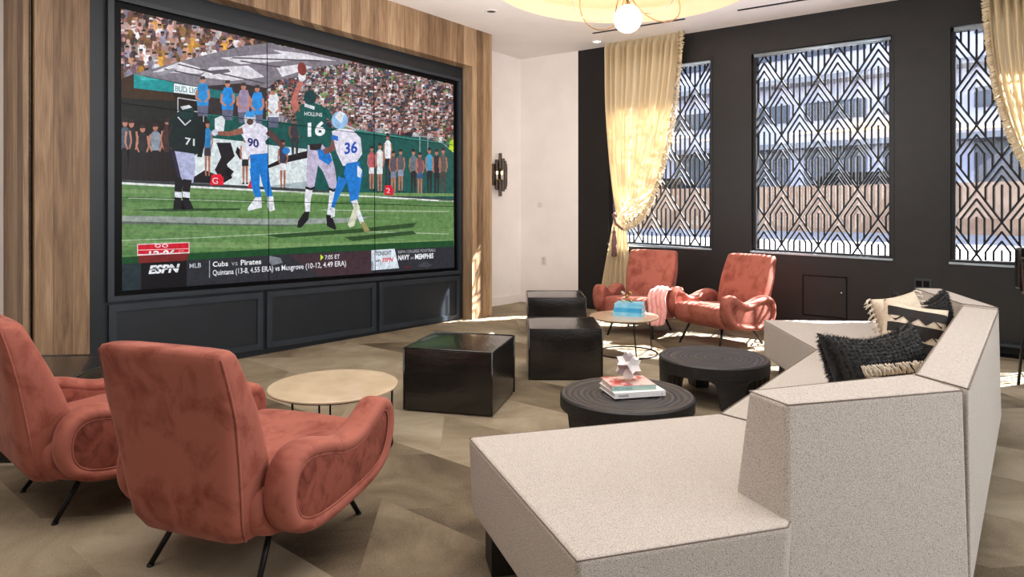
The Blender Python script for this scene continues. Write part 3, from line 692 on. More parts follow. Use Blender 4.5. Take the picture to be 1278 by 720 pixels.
# defender in white and blue, number 36
P.poly([(414,164),(424,160),(440,162),(450,172),(452,192),(444,204),(428,207),(420,190)],w,L+25)
P.poly([(396,186),(410,188),(415,200),(410,206),(398,198)],bl,L+24); P.limb([(420,168),(416,184),(404,190)],[9,8,7],(120,80,74),L+24.5)
P.ell(424,150,10.5,11,(150,190,230),L+26); P.poly([(418,146),(424,138),(430,142),(426,154)],(230,234,240),L+27); P.limb([(430,156),(440,160),(444,163)],[2,2,2],(190,190,200),L+27)
P.poly([(414,168),(422,170),(422,176),(414,174)],(40,110,200),L+27)
P.text('36',(430,192),(446,190),14,(24,76,180),L+27,.03)
P.poly([(432,204),(448,201),(453,216),(450,232),(446,254),(438,254),(434,232),(429,216)],bl,L+25.5); P.poly([(446,206),(452,212),(450,222),(446,220)],(226,228,236),L+26)
P.limb([(428,222),(423,236),(418,250),(414,262)],[12,9,5,4],bl,L+24.6); P.limb([(442,250),(446,262),(452,278)],[8,6,5],(226,228,238),L+26)
P.poly([(444,252),(449,258),(442,282),(436,284),(434,280)],(214,214,190),L+27); P.poly([(450,276),(456,278),(462,288),(455,290)],(150,140,90),L+27)
P.poly([(413,258),(418,260),(418,270),(413,272)],(220,224,232),L+25)
# lower-third graphics
P.poly([(152.3,329.5),(380,316),(566.6,307.6),(567,B0(567)),(152.3,B0(152.3))],(42,44,50),L+30)
P.poly([(152.3,329.5),(176,328),(176,361.2),(152.3,363)],(34,48,52),L+30.5)
P.poly([(176,328),(233,324.4),(233,357.2),(176,361.2)],(10,9,11),L+31)
P.poly([(360,318),(463,313),(463,341),(400,345)],(62,44,50),L+31)
P.poly([(336,319),(350,322),(353,328),(340,331),(336,328)],(120,124,132),L+31)
P.text('ESPN',(185.5,341.4),(222,339.2),10.2,(236,238,244),L+33,.045,.25)
P.line((184,336.4),(224,334),1,(10,9,11),L+34)
P.text('MLB',(236.5,334.6),(251,333.6),6,(186,190,200),L+33,.01)
P.line((261.5,325),(261.5,346.5),1,(170,170,178),L+33)
P.text('Cubs',(265.5,332.8),(284.6,331.7),6.4,(240,240,244),L+33,.02)
P.text('vs',(289,331.4),(296.5,331),6.4,(170,174,182),L+33,0)
P.text('Pirates',(300.5,330.8),(326,329.4),6.6,(240,240,244),L+33,.02)
P.text('Quintana (13-8, 4.55 ERA) vs Musgrove (10-12, 4.49 ERA)',(265.5,343.6),(432,331.6),6.8,(228,228,234),L+33,.012)
P.poly([(400,317.5),(403.8,321),(400,325)],(210,236,60),L+33)
P.text('7:05 ET',(405.5,323.6),(424,322.6),5.4,(226,226,232),L+33,.01)
P.poly([(463.5,312.2),(492.5,310.4),(498,334.6),(463.5,337.4)],(214,224,234),L+32); P.poly([(463.5,326),(466,326),(466,337),(463.5,337.4)],(150,160,170),L+33)
for i in range(5): P.line((468+i*5.4,336.5-i*.3),(470+i*5.4,328-i*.3),.5,(170,184,196),L+33)
P.text('TONIGHT',(468.5,319.2),(488.5,318),5.6,(24,30,40),L+33,.02)
P.text('on',(469,327.2),(474.5,326.9),4.6,(24,30,40),L+33,.02); P.text('ESPN',(477,326.8),(490,326),5,(214,28,40),L+33,.03,.2)
P.text('ESPN COLLEGE FOOTBALL',(497,316.2),(544,313.6),3.6,(176,176,184),L+33,.005)
P.text('NAVY',(497,324.6),(511,323.8),6.4,(238,240,244),L+33,.03); P.text('at',(512.5,323.2),(516.5,323),3.6,(200,200,206),L+33); P.text('MEMPHIS',(518,323.4),(541,322),6.4,(238,240,244),L+33,.03)
P.poly([(503,331),(515,333),(512,334.6),(505,334.6)],(80,36,40),L+33); P.poly([(520,332),(530,326),(540,331),(532,334)],(66,66,76),L+33)
P.poly([(171,304.5),(236.5,302),(236.5,315.6),(171.4,318.8)],(238,210,214),L+31)
P.poly([(172.2,305.6),(235.4,303),(235.4,310),(172.2,311.8)],(206,22,44),L+32); P.poly([(172.2,312.6),(235.4,310.6),(235.4,314.6),(172.2,317.4)],(206,22,44),L+32)
P.text('12:06',(186,322),(219,320.2),8.8,(246,238,240),L+33,.03); P.text('ET',(223,318),(230,317.6),5.6,(230,150,160),L+33)
P.poly([(172.4,318.8),(236.5,315.6),(233,325),(174,328.5)],(120,34,32),L+34); P.line((171.4,318.6),(236.5,315.4),1,(246,226,228),L+35)
for x in (197,206): P.ell(x,306.6,4,2.4,(240,200,206),L+33); P.ell(x,306.6,2.4,1.3,(206,22,44),L+34)
pic=P.build('screen_picture',M['screen'],vw)
bm=bmesh.new()
def strip(x0,y0,x1,y1,w,vert):
    b=BS+.0075
    q=[(x0-w,y0),(x0+w,y0),(x1+w,y1),(x1-w,y1)] if vert else [(x0,y0-w),(x1,y1-w),(x1,y1+w),(x0,y0+w)]
    bm.faces.new([bm.verts.new(onb(x,y,b)) for x,y in q])
strip(333.2,T0(333),335.9,B0(336),.45,True); strip(466.4,T0(466),468.2,B0(468),.45,True)
strip(151.5,128.5,565.8,181,.35,False); strip(152,246,566,257.6,.35,False)
obj('panel_seam',bm,M['bezel'],vw)
# ---------------------------------------------------------------- ceiling fittings
def ceil_box(name,p0,p1,w,m,label,cat,group=None):
    d=(Vector(p1)-Vector(p0)); L_=d.length; d.normalize(); e=Vector((-d.y,d.x))*w/2
    pts=[Vector(p0)-e,Vector(p1)-e,Vector(p1)+e,Vector(p0)+e]
    bm=bmesh.new(); hexa(bm,[Vector((p.x,p.y,cz(p.x)-.006)) for p in pts]+[Vector((p.x,p.y,cz(p.x)+.01)) for p in pts])
    return obj(name,bm,m,label=label,cat=cat,group=group)
ceil_box('ceiling_vent',(1.005,8.24),(1.965,7.53),.035,M['bezel'],'long thin black ceiling slot behind the pendant globe','vent','slot vents in ceiling')
ceil_box('ceiling_vent',(2.44,7.17),(3.02,6.73),.035,M['bezel'],'thin black ceiling slot nearer the middle window','vent','slot vents in ceiling')
for (x,y,lit) in ((1.105,8.63,1),(-.234,7.44,0)):
    t=thing('downlight',('glowing recessed downlight near the cream curtain top','dark recessed downlight above the oak cladding')[1-lit],'downlight',(x,y,cz(x)),group='recessed ceiling downlights')
    bm=bmesh.new(); lathe(bm,[(.075,.0),(.075,-.008),(.052,-.008),(.05,.0)],(0,0,0),32); obj('trim_ring',bm,M['ceil'],t,smooth=True)
    bm=bmesh.new(); lathe(bm,[(.051,-.003),(0,-.003)],(0,0,0),32); obj('lens',bm,M['dl'] if lit else M['bronze'],t)
# pendant
px,py,pz=1.10,6.30,3.165
pd=thing('pendant_light','white globe pendant with thin looping wire rings','pendant light',(px,py,pz))
bm=bmesh.new(); sphere(bm,(0,0,0),.133,32,20); obj('globe',bm,M['globe'],pd,smooth=True)
bm=bmesh.new(); lathe(bm,[(0,.16),(.03,.16),(.035,.12),(.05,.118),(.05,.112)],(0,0,0),24); tube(bm,[(0,0,.13),(0,0,cz(px)+.43-pz)],.009,8); obj('stem',bm,M['brass'],pd,smooth=True)
for i in range(6):
    t=PI*i/3+.3
    c=Vector((math.cos(t)*.29,math.sin(t)*.29,.23)); u=Vector((math.cos(t),math.sin(t),-.12)).normalized(); 
    vv=Vector((-math.sin(t)*.35,math.cos(t)*.35,1)).normalized()
    pts=[c+u*.27*math.cos(q)+vv*.27*math.sin(q) for q in [2*PI*k/48 for k in range(48)]]
    bm=bmesh.new(); tube(bm,pts,.0055,6,True); obj('wire_ring',bm,M['nickel'] if i%2 else M['brass'],pd,smooth=True)
bm=bmesh.new(); lathe(bm,[(0,0),(.09,0),(.09,.02),(0,.02)],(0,0,cz(px)+.41-pz),32); obj('ceiling_canopy',bm,M['brass'],pd,smooth=True)
# wall sconce of stepped bronze bars
sa,sb,sz=7.06,-6.14,1.84
sc_=thing('wall_sconce','dark bronze sconce of stepped bars with candle bulbs','wall lamp')
bm=bmesh.new(); rbox(bm,sa-.03,sa+.1,sb,sb+.02,sz-.18,sz+.16); obj('backplate',bm,M['bronze'],sc_)
for i,(da,h,dz) in enumerate(((-.15,.30,0),(-.105,.42,0),(-.055,.60,0),(0,.46,0),(.05,.40,0),(.10,.32,0),(.15,.24,0))):
    for k in ((0,) if abs(da)>.12 else (0,)):
        bb=sb+.03+.10*math.cos(da/.17*1.4)
        if i in (2,4) : pass
        c=R(sa+da*.9,bb,sz+dz)
        if i in (1,2,3,4):      # split around the lamp window
            for s in (-1,1):
                bm=bmesh.new(); z0=.07 if i!=2 else .085
                tube(bm,[c+Vector((0,0,s*z0)),c+Vector((0,0,s*h/2))],.024,6); obj('bar',bm,M['bronze'],sc_)
        else:
            bm=bmesh.new(); tube(bm,[c+Vector((0,0,-h/2)),c+Vector((0,0,h/2))],.024,6); obj('bar',bm,M['bronze'],sc_)
for da in (-.07,.03):
    bm=bmesh.new(); c=R(sa+da,sb+.08,sz+.03); sphere(bm,c,.014,12,8,1.8); obj('bulb',bm,M['bulb'],sc_,smooth=True)
    bm=bmesh.new(); tube(bm,[c+Vector((0,0,-.09)),c+Vector((0,0,-.03))],.012,10); obj('candle_tube',bm,M['plate'],sc_)
bm=bmesh.new(); rbox(bm,sa-.11,sa+.07,sb+.02,sb+.10,sz-.085,sz-.065); obj('tray',bm,M['brass'],sc_)
# ---------------------------------------------------------------- curtains
def onA(x,y,a=7.55):
    dx=(x-CX)/F; dz=(HZ-y)/F; k=a/(dx*TX+TY); p=Vector((dx*k,k,HC+dz*k)); return p.dot(Vector((NX,NY,0))),p.z
def interp(pts,v):
    v=v*(len(pts)-1); i=min(int(v),len(pts)-2); t=v-i
    a,b,c,d=pts[max(i-1,0)],pts[i],pts[i+1],pts[min(i+2,len(pts)-1)]
    return tuple(.5*((2*b[k])+(c[k]-a[k])*t+(2*a[k]-5*b[k]+4*c[k]-d[k])*t*t+(-a[k]+3*b[k]-3*c[k]+d[k])*t**3) for k in (0,1))
def drape(parent,name,Lp,Rp,folds,amp,nu=150,nv=60,pinch=1.0,a0=7.53,seed=1,top=0):
    bm=bmesh.new(); g=[]; rn=random.Random(seed); ph=[rn.uniform(0,6) for _ in range(6)]
    for j in range(nv+1):
        v=j/nv; l=interp(Lp,v); r=interp(Rp,v); row=[]
        am=amp*(1-.80*v**3*pinch)
        for i in range(nu+1):
            u=i/nu; uu=u+.012*math.sin(9*u+ph[0])+.01*math.sin(23*u+ph[1])
            b=l[0]+(r[0]-l[0])*u; z=l[1]+(r[1]-l[1])*u-.10*pinch*v*v*math.sin(PI*u)*(r[0]-l[0])
            w=math.sin(2*PI*folds*uu+.8*math.sin(3*v+ph[2]))+.35*math.sin(2*PI*folds*.5*uu+ph[3])
            if v<.035*top+1e-6 and top: w=w*.5+.5*math.sin(2*PI*folds*2.3*uu)
            da=am*w*(.55 if v<.06 and top else 1)
            belly=.05*math.sin(PI*min(1,v*1.1))*pinch
            row.append(bm.verts.new(R(a0-da-belly,b,z)))
        g.append(row)
    for j in range(nv):
        for i in range(nu): bm.faces.new((g[j][i],g[j][i+1],g[j+1][i+1],g[j+1][i]))
    return obj(name,bm,M['curtain'],parent,smooth=True,recalc=False)
def fringe_strip(parent,Pp,side,a0,n,ln=.055):
    bm=bmesh.new(); rn=random.Random(3)
    for i in range(n):
        v=i/n; p=interp(Pp,v); q=interp(Pp,min(1,v+.01)); d=Vector((q[0]-p[0],q[1]-p[1]));
        if d.length<1e-6: continue
        d.normalize(); o=Vector((-d.y,d.x))*side
        for k in range(2):
            e=o*ln*rn.uniform(.7,1.1)+Vector((0,-.012-.01*rn.random())); aa=a0+rn.uniform(-.03,.02)
            tube(bm,[R(aa,p[0]-o.x*.01,p[1]-o.y*.01),R(aa-.01,p[0]+e.x*.6,p[1]+e.y*.6),R(aa-.012,p[0]+e.x,p[1]+e.y)],[.006,.0055,.008],5)
    return obj('fringe',bm,M['fringe'],parent,smooth=True)
c1=thing('curtain','cream curtain tied back at left of the lattice windows, with fringed edge','curtain',group='cream fringed curtains')
LT=[onA(*p) for p in ((757,50),(759,95),(761,140),(764,190),(767,235),(770,268))]
RT=[onA(*p) for p in ((851,39),(848,92),(841,150),(829,205),(812,253),(781,281))]
RT2=[onA(*p) for p in ((851,39),(848,92),(841,150),(829,205),(811,256),(793,277),(781,281))]
drape(c1,'upper_drape',LT,RT,12,.052,seed=2,top=1)
LB=[onA(*p) for p in ((768,270),(762,300),(755,335),(748,372),(744,392))]
RB=[onA(*p) for p in ((781,281),(783,305),(785,335),(787,365),(788,392))]
drape(c1,'lower_drape',LB,RB,5,.026,60,30,pinch=0,a0=7.55,seed=4)
fringe_strip(c1,RT2,1,7.50,230,.05)
bm=bmesh.new(); p0=onA(767,268); p1=onA(783,284)
tube(bm,[R(7.60,p0[0]-.02,p0[1]+.02),R(7.46,p0[0]+.03,p0[1]),R(7.42,(p0[0]+p1[0])/2,(p0[1]+p1[1])/2-.03),R(7.46,p1[0]-.02,p1[1]-.02),R(7.58,p1[0],p1[1])],.016,8)
tie=obj('tieback',bm,M['tassel'],c1,smooth=True)
tb=onA(773,285)
bm=bmesh.new(); c=R(7.42,tb[0],tb[1]-.02)
tube(bm,[c+Vector((0,0,.04)),c],.008,6); lathe(bm,[(0,.0),(.018,-.005),(.026,-.03),(.018,-.055),(.022,-.065),(.032,-.12),(.036,-.34),(.0,-.345)],c,20)
obj('tassel',bm,M['tassel'],c1,smooth=True)
c2=thing('curtain','cream curtain at the right edge, sweeping across a lattice window','curtain',group='cream fringed curtains')
LT=[onA(*p,7.53) for p in ((1232,-28),(1235,20),(1241,75),(1253,130),(1272,182),(1302,232))]
RT=[onA(*p,7.53) for p in ((1370,-62),(1368,10),(1362,70),(1350,130),(1336,190),(1318,245))]
drape(c2,'upper_drape',LT,RT,12,.052,seed=8,top=1)
LB=[onA(*p,7.53) for p in ((1302,240),(1304,290),(1306,340),(1308,390),(1308,430))]
RB=[onA(*p,7.53) for p in ((1318,245),(1326,290),(1336,340),(1344,390),(1346,430))]
drape(c2,'lower_drape',LB,RB,5,.026,60,30,pinch=0,a0=7.55,seed=9)
fringe_strip(c2,LT,-1,7.50,230,.05)
bm=bmesh.new(); p0=onA(1300,236); p1=onA(1320,246)
tube(bm,[R(7.60,p0[0],p0[1]),R(7.44,p0[0]+.04,p0[1]-.02),R(7.44,p1[0]-.02,p1[1]-.02),R(7.60,p1[0]+.02,p1[1])],.016,8); obj('tieback',bm,M['tassel'],c2,smooth=True)
# ---------------------------------------------------------------- ottomans
def quad_ottoman(label,fl,fr,w_dep,h,hollow=False):
    fl=Vector(fl);fr=Vector(fr); d=fr-fl; W=d.length; ang=math.atan2(d.y,d.x)
    c=(fl+fr)/2; t=thing('ottoman',label,'ottoman',(c.x,c.y,0),ang,'black leather cube ottomans')
    D=w_dep; x=W/2; ih=.005
    # lightly puffed cube
    bm=bmesh.new(); n=8
    def puff(u,v): return .010*(1-(2*u-1)**4)*(1-(2*v-1)**4)
    def face(P0,U,V,Nn):
        g=[[bm.verts.new(P0+U*(i/n)+V*(j/n)+Nn*puff(i/n,j/n)) for i in range(n+1)] for j in range(n+1)]
        for j in range(n):
            for i in range(n): bm.faces.new((g[j][i],g[j][i+1],g[j+1][i+1],g[j+1][i]))
    z0=.008
    face(Vector((-x,0,z0)),Vector((2*x,0,0)),Vector((0,0,h-z0)),Vector((0,-1,0)))
    face(Vector((x,0,z0)),Vector((0,D,0)),Vector((0,0,h-z0)),Vector((1,0,0)))
    face(Vector((x,D,z0)),Vector((-2*x,0,0)),Vector((0,0,h-z0)),Vector((0,1,0)))
    face(Vector((-x,D,z0)),Vector((0,-D,0)),Vector((0,0,h-z0)),Vector((-1,0,0)))
    face(Vector((-x,0,h)),Vector((2*x,0,0)),Vector((0,D,0)),Vector((0,0,1)))
    face(Vector((-x,0,z0)),Vector((2*x,0,0)),Vector((0,D,0)),Vector((0,0,0)))
    bmesh.ops.remove_doubles(bm,verts=bm.verts,dist=.0005)
    bev(obj('body',bm,M['leather'],t),.010,3,50)
    bm=bmesh.new(); r=.006
    top=[(-x,0,h),(x,0,h),(x,D,h),(-x,D,h)]
    tube(bm,catmull([Vector(p) for p in top],1,True),r,6,True)
    for p in top: tube(bm,[Vector(p),Vector((p[0],p[1],.01))],r,6)
    obj('piping',bm,M['leather'],t,smooth=True)
    for sx in (-1,1):
        for yy in (.05,D-.05): bm=bmesh.new(); lathe(bm,[(.0,0),(.02,0),(.02,.012),(0,.012)],(sx*(x-.05),yy,0),12); obj('glide',bm,M['bezel'],t)
    return t
quad_ottoman('nearest of three black leather cube ottomans, in front of the cabinets',(-.727,4.46),(-.13,4.31),.60,.423)
quad_ottoman('middle black leather cube ottoman, beside the far stone-topped table',(.135,5.25),(.715,5.25),.58,.405)
quad_ottoman('farthest black leather cube ottoman, near the white wall',(.17,7.08),(.79,7.08),.62,.41)
quad_ottoman('black leather ottoman at far left, behind the left armchair',(-3.02,3.5),(-2.42,3.56),.72,.42)
# ---------------------------------------------------------------- armchairs
ARM=[(-.37,.34),(-.345,.45),(-.26,.505),(-.14,.495),(0,.455),(.10,.462),(.19,.508),(.265,.54),(.33,.515),(.36,.445),(.345,.35),(.29,.26),(.17,.205),(-.08,.175),(-.24,.185),(-.335,.24)]
def make_chair(label,loc,rz,group='terracotta velvet armchairs'):
    t=thing('armchair',label,'armchair',(loc[0],loc[1],0),rz,group)
    # seat: side profile swept across
    prof=catmull([Vector((0,y,z)) for y,z in ((-.36,.36),(-.10,.385),(.19,.41),(.30,.415),(.345,.385),(.35,.32),(.31,.24),(.20,.19),(-.10,.165),(-.30,.18),(-.38,.25))],4,True)
    bm=bmesh.new(); xs=[-.29,-.285,-.27,-.24,-.12,0,.12,.24,.27,.285,.29]; rings=[]
    ce=Vector((0,-.02,.29))
    for x in xs:
        k=1 if abs(x)<.25 else (.985 if abs(x)<.275 else (.95 if abs(x)<.288 else .90))
        dome=.008*(1-(x/.29)**2)
        rings.append([bm.verts.new(((x),ce.y+(p.y-ce.y)*k,ce.z+(p.z-ce.z)*k+(dome if p.z>.3 else 0))) for p in prof])
    for A_,B_ in zip(rings,rings[1:]):
        for i in range(len(prof)): bm.faces.new((A_[i],A_[(i+1)%len(prof)],B_[(i+1)%len(prof)],B_[i]))
    bm.faces.new(rings[0]); bm.faces.new(rings[-1][::-1])
    obj('seat',bm,M['velvet'],t,smooth=True)
    # backrest: tapered, reclined, rounded sections
    bm=bmesh.new(); rings=[]
    secs=[(.17,-.30,.06,.20),(.19,-.31,.10,.235),(.25,-.335,.115,.252),(.34,-.352,.115,.262),(.45,-.372,.112,.272),(.56,-.40,.100,.282),(.66,-.43,.085,.290),(.77,-.466,.068,.284),(.835,-.489,.060,.280),(.862,-.499,.054,.276),(.876,-.504,.044,.268),(.881,-.506,.025,.248)]
    n=40
    for z,y,hy,hx in secs:
        ring=[]
        for k in range(n):
            a_=2*PI*k/n; ca,sa_=math.cos(a_),math.sin(a_); e=.28
            ring.append(bm.verts.new((hx*math.copysign(abs(ca)**e,ca),y+hy*math.copysign(abs(sa_)**.5,sa_),z+ (0.006*(1-abs(ca)) if z>.84 else 0))))
        rings.append(ring)
    for A_,B_ in zip(rings,rings[1:]):
        for k in range(n): bm.faces.new((A_[k],A_[(k+1)%n],B_[(k+1)%n],B_[k]))
    bm.faces.new(rings[0][::-1]); bm.faces.new(rings[-1])
    bk=obj('backrest',bm,M['velvet'],t,smooth=True)
    # seam lines along the back shell edges
    for s in (-1,1):
        bm=bmesh.new(); tube(bm,catmull([Vector((s*(hx-.004),y-hy*.62,z)) for z,y,hy,hx in secs[1:10]],3),.0045,5)
        obj('piping',bm,M['velvet'],bk,smooth=True)
    for s in (-1,1):
        cont=catmull([Vector((s*.348,y,z)) for y,z in ARM],5,True)
        # rim: centreline pulled in from the outline
        cen=Vector((s*.348,.02,.36)); N_=len(cont); rc=[]
        for i,p in enumerate(cont):
            d=(cont[(i+1)%N_]-cont[i-1]).normalized(); nrm=Vector((0,-d.z,d.y)); 
            if nrm.dot(cen-p)<0: nrm=-nrm
            rc.append((p+nrm*.030,nrm))
        bm=bmesh.new(); rings=[]
        for p,nrm in rc:
            ring=[]
            for k in range(14):
                a_=2*PI*k/14; ca,sa_=math.cos(a_),math.sin(a_)
                ring.append(bm.verts.new(p+nrm*(.030*math.copysign(abs(ca)**.8,ca))+Vector((1,0,0))*(.062*math.copysign(abs(sa_)**.7,sa_))))
            rings.append(ring)
        for i in range(N_):
            A_,B_=rings[i],rings[(i+1)%N_]
            for k in range(14): bm.faces.new((A_[k],A_[(k+1)%14],B_[(k+1)%14],B_[k]))
        arm=obj('armrest',bm,M['velvet'],t,smooth=True)
        bm=bmesh.new()
        for sd,off in ((1,.042),(-1,.05)):
            loops=[]
            for q,o2 in ((1.0,0),(.8,.006),(.5,.010),(.2,.011)):
                loops.append([bm.verts.new((s*.348+s*sd*(off+o2),cen.y+(p.y-cen.y)*q,cen.z+(p.z-cen.z)*q)) for p,_ in rc])
            for A_,B_ in zip(loops,loops[1:]):
                for i in range(N_): bm.faces.new((A_[i],A_[(i+1)%N_],B_[(i+1)%N_],B_[i]))
            cv=bm.verts.new((s*.348+s*sd*(off+.011),cen.y,cen.z))
            for i in range(N_): bm.faces.new((loops[-1][i],loops[-1][(i+1)%N_],cv))
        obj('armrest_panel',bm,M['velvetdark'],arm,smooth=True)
        bm=bmesh.new(); tube(bm,[p+nrm*.025+Vector((s*.050,0,0)) for p,nrm in rc],.0045,5,True); obj('piping',bm,M['velvet'],arm,smooth=True)
    for sx in (-1,1):
        for y0,y1 in ((.20,.30),(-.20,-.34)):
            bm=bmesh.new(); tube(bm,[(sx*.205,y0,.205),(sx*.25,y1,.006)],[.0125,.0105],10); lathe(bm,[(0,0),(.013,0),(.013,.008),(0,.008)],(sx*.25,y1,0),10)
            obj('leg',bm,M['blackmetal'],t,smooth=True)
    return t
make_chair('terracotta velvet armchair seen from behind, nearest the camera',(-1.02,2.75),math.radians(-20))
make_chair('terracotta velvet armchair at the left edge, partly cut off',(-1.93,3.27),math.radians(-41))
def face_to(fx,fy): return math.atan2(fy,fx)-PI/2
chC=make_chair('terracotta velvet armchair by the cream curtain, with a throw on its arm',(1.40,7.3),face_to(-.50,-.87))
make_chair('terracotta velvet armchair under the middle window, facing the ottomans',(2.10,6.72),face_to(-.84,-.54))
# throw over the arm of the curtain-side chair
bm=bmesh.new(); g=[]
path=[(.02,.470),(.10,.474),(.18,.512),(.26,.552),(.33,.545),(.375,.49),(.392,.42),(.398,.34),(.400,.26),(.402,.19)]
pc=catmull([Vector((0,y,z)) for y,z in path],3)
for i,p in enumerate(pc):
    row=[]; q=i/len(pc)
    for j in range(29):
        v=j/28; x=-.425+.19*v+.02*(q-.5)
        fall=.05*max(0,abs(x+.335)-.045)/.045*(1-q) if q<.6 else 0
        rip=.011*math.sin(v*26+i*.12)*(.25+q)
        row.append(bm.verts.new((x+.01*math.sin(i*.5),p.y+(rip+.006 if q>.45 else .002),p.z-fall+(rip*.5 if q<.5 else 0)-(.03*math.sin(v*3)*q if q>.8 else 0))))
    g.append(row)
for i in range(len(g)-1):
    for j in range(28): bm.faces.new((g[i][j],g[i][j+1],g[i+1][j+1],g[i+1][j]))
th=obj('throw_blanket',bm,M['throw'],smooth=True,label='pale pink throw draped over the armrest of the curtain-side armchair',cat='throw')
th.location=chC.location; th.rotation_euler=chC.rotation_euler
md=th.modifiers.new('thick','SOLIDIFY'); md.thickness=.006; md.offset=1
# ---------------------------------------------------------------- stone-topped wire tables
def wire_table(label,c,r,h,rc,rr,legang):
    t=thing('side_table',label,'side table',(c[0],c[1],0),0,'stone-topped wire side tables')
    bm=bmesh.new(); lathe(bm,[(0,h-.014),(r-.004,h-.014),(r,h-.009),(r,h-.003),(r-.003,h),(0,h)],(0,0,0),80); obj('tabletop',bm,M['marble'],t)
    bm=bmesh.new(); tube(bm,[(r-.03)*Vector((math.cos(q),math.sin(q),0))+Vector((0,0,h-.020)) for q in [2*PI*k/64 for k in range(64)]],.005,6,True); obj('top_ring',bm,M['wire'],t,smooth=True)
    bm=bmesh.new(); tube(bm,[Vector((rc[0]+rr*math.cos(q),rc[1]+rr*math.sin(q),.006)) for q in [2*PI*k/64 for k in range(64)]],.006,6,True); obj('base_ring',bm,M['wire'],t,smooth=True)
    for q in legang:
        bm=bmesh.new(); p0=Vector(((r-.03)*math.cos(q),(r-.03)*math.sin(q),h-.016)); p1=Vector((rc[0]+rr*math.cos(q),rc[1]+rr*math.sin(q),.006))
        tube(bm,[p0,p1],.006,8); obj('leg',bm,M['wire'],t,smooth=True)
    return t
wire_table('stone-topped wire side table beside the nearest armchair',(-1.02,3.80),.362,.352,(0.0,0.0),.33,(.02,1.9,2.1,-2.0))
wire_table('stone-topped wire side table holding the blue books',(1.06,6.28),.325,.35,(0.03,-.02),.28,(.45,2.9,-1.45))
# ---------------------------------------------------------------- black round coffee tables
def drum_table(label,c,r,h,rot,lip=.085):
    t=thing('coffee_table',label,'coffee table',(c[0],c[1],0),rot,'round black wooden coffee tables')
    bm=bmesh.new(); prof=[(0,h-.012)]
    for k in range(1,9): prof.append((r*.9*k/9,h-.012+(.004 if k%2 else 0)))
    prof+=[(r*.9,h-.004),(r-.012,h),(r,h-.01),(r,h-lip),(r-.01,h-lip-.008),(0,h-lip-.008)]
    lathe(bm,prof,(0,0,0),96); obj('tabletop',bm,M['ring'],t)
    for k in range(4):
        q=PI/2*k; bm=bmesh.new(); n=8
        def arc(rad,w,z): return [Vector((rad*math.cos(q+w*(i/n-.5)),rad*math.sin(q+w*(i/n-.5)),z)) for i in range(n+1)]
        zt=h-lip+.005
        bot=arc(r-.005,.36,0)+arc(r-.13,.36,0)[::-1]; mid=arc(r-.004,.50,zt*.6)+arc(r-.135,.50,zt*.6)[::-1]; top=arc(r-.003,.92,zt)+arc(r-.15,.92,zt)[::-1]
        m2=arc(r-.003,.60,zt*.85)+arc(r-.14,.60,zt*.85)[::-1]
        L4=[[bm.verts.new(p) for p in L_] for L_ in (bot,mid,m2,top)]
        bm.faces.new(L4[0][::-1]); bm.faces.new(L4[-1])
        for A_,B_ in zip(L4,L4[1:]):
            for i in range(len(A_)): j=(i+1)%len(A_); bm.faces.new((A_[i],A_[j],B_[j],B_[i]))
        obj('leg',bm,M['ring'],t)
    return t
drum_table('round black wooden coffee table with ringed grain, holding two books',(.665,3.85),.385,.288,math.radians(45),.075)
drum_table('round black wooden coffee table with bare top, on four tapered legs',(1.455,4.79),.385,.295,math.radians(-88),.085)
# ---------------------------------------------------------------- books and ornaments
def book(label,c,w,d,z0,h,rot,cover,spine=None,group=None,txt=None,inkm=None,tsize=.6,tspan=(.08,.5),textra=None):
    t=thing('book',label,'book',(c[0],c[1],z0),rot,group)
    bm=bmesh.new(); e=.003
    box(bm,-w/2,w/2,-d/2,d/2,0,e); box(bm,-w/2,w/2,-d/2,d/2,h-e,h); obj('cover',bm,cover,t)
    bm=bmesh.new(); box(bm,-w/2,w/2,-d/2-.001,-d/2+e,0,h); obj('spine',bm,spine or cover,t)
    bm=bmesh.new(); box(bm,-w/2+.006,w/2-.006,-d/2+e,d/2-.006,e,h-e); obj('pages',bm,M['page'],t)
    for (s,x0,x1,sz) in ([(txt,tspan[0],tspan[1],tsize)] if txt else [])+(textra or []):
        vs,fs=text_mesh(s,.01); me=bpy.data.meshes.new('spine_lettering')
        me.from_pydata([(-w/2+w*(x0+(x1-x0)*x),-d/2-.0016,h*(1-sz)/2+h*sz*y) for x,y in vs],[],fs)
        link('spine_lettering',me,inkm or M['ink'],t)
    return t
q=math.radians(13)
book('white book with dark spine lettering, lower of two on the ringed table',(.70,3.88),.31,.245,.288,.030,q,M['bookw'],None,'books on the ringed coffee table','CHANEL',M['ink'],.45,(.07,.28),[('L',.92,.945,.4)])
book('pink flower-print book with pale green spine, beneath the faceted ornament',(.68,3.90),.265,.215,.318,.028,q-.06,M['bookr'],M['bookg'],'books on the ringed coffee table','PEONIES',M['teal'],.62,(.06,.46))
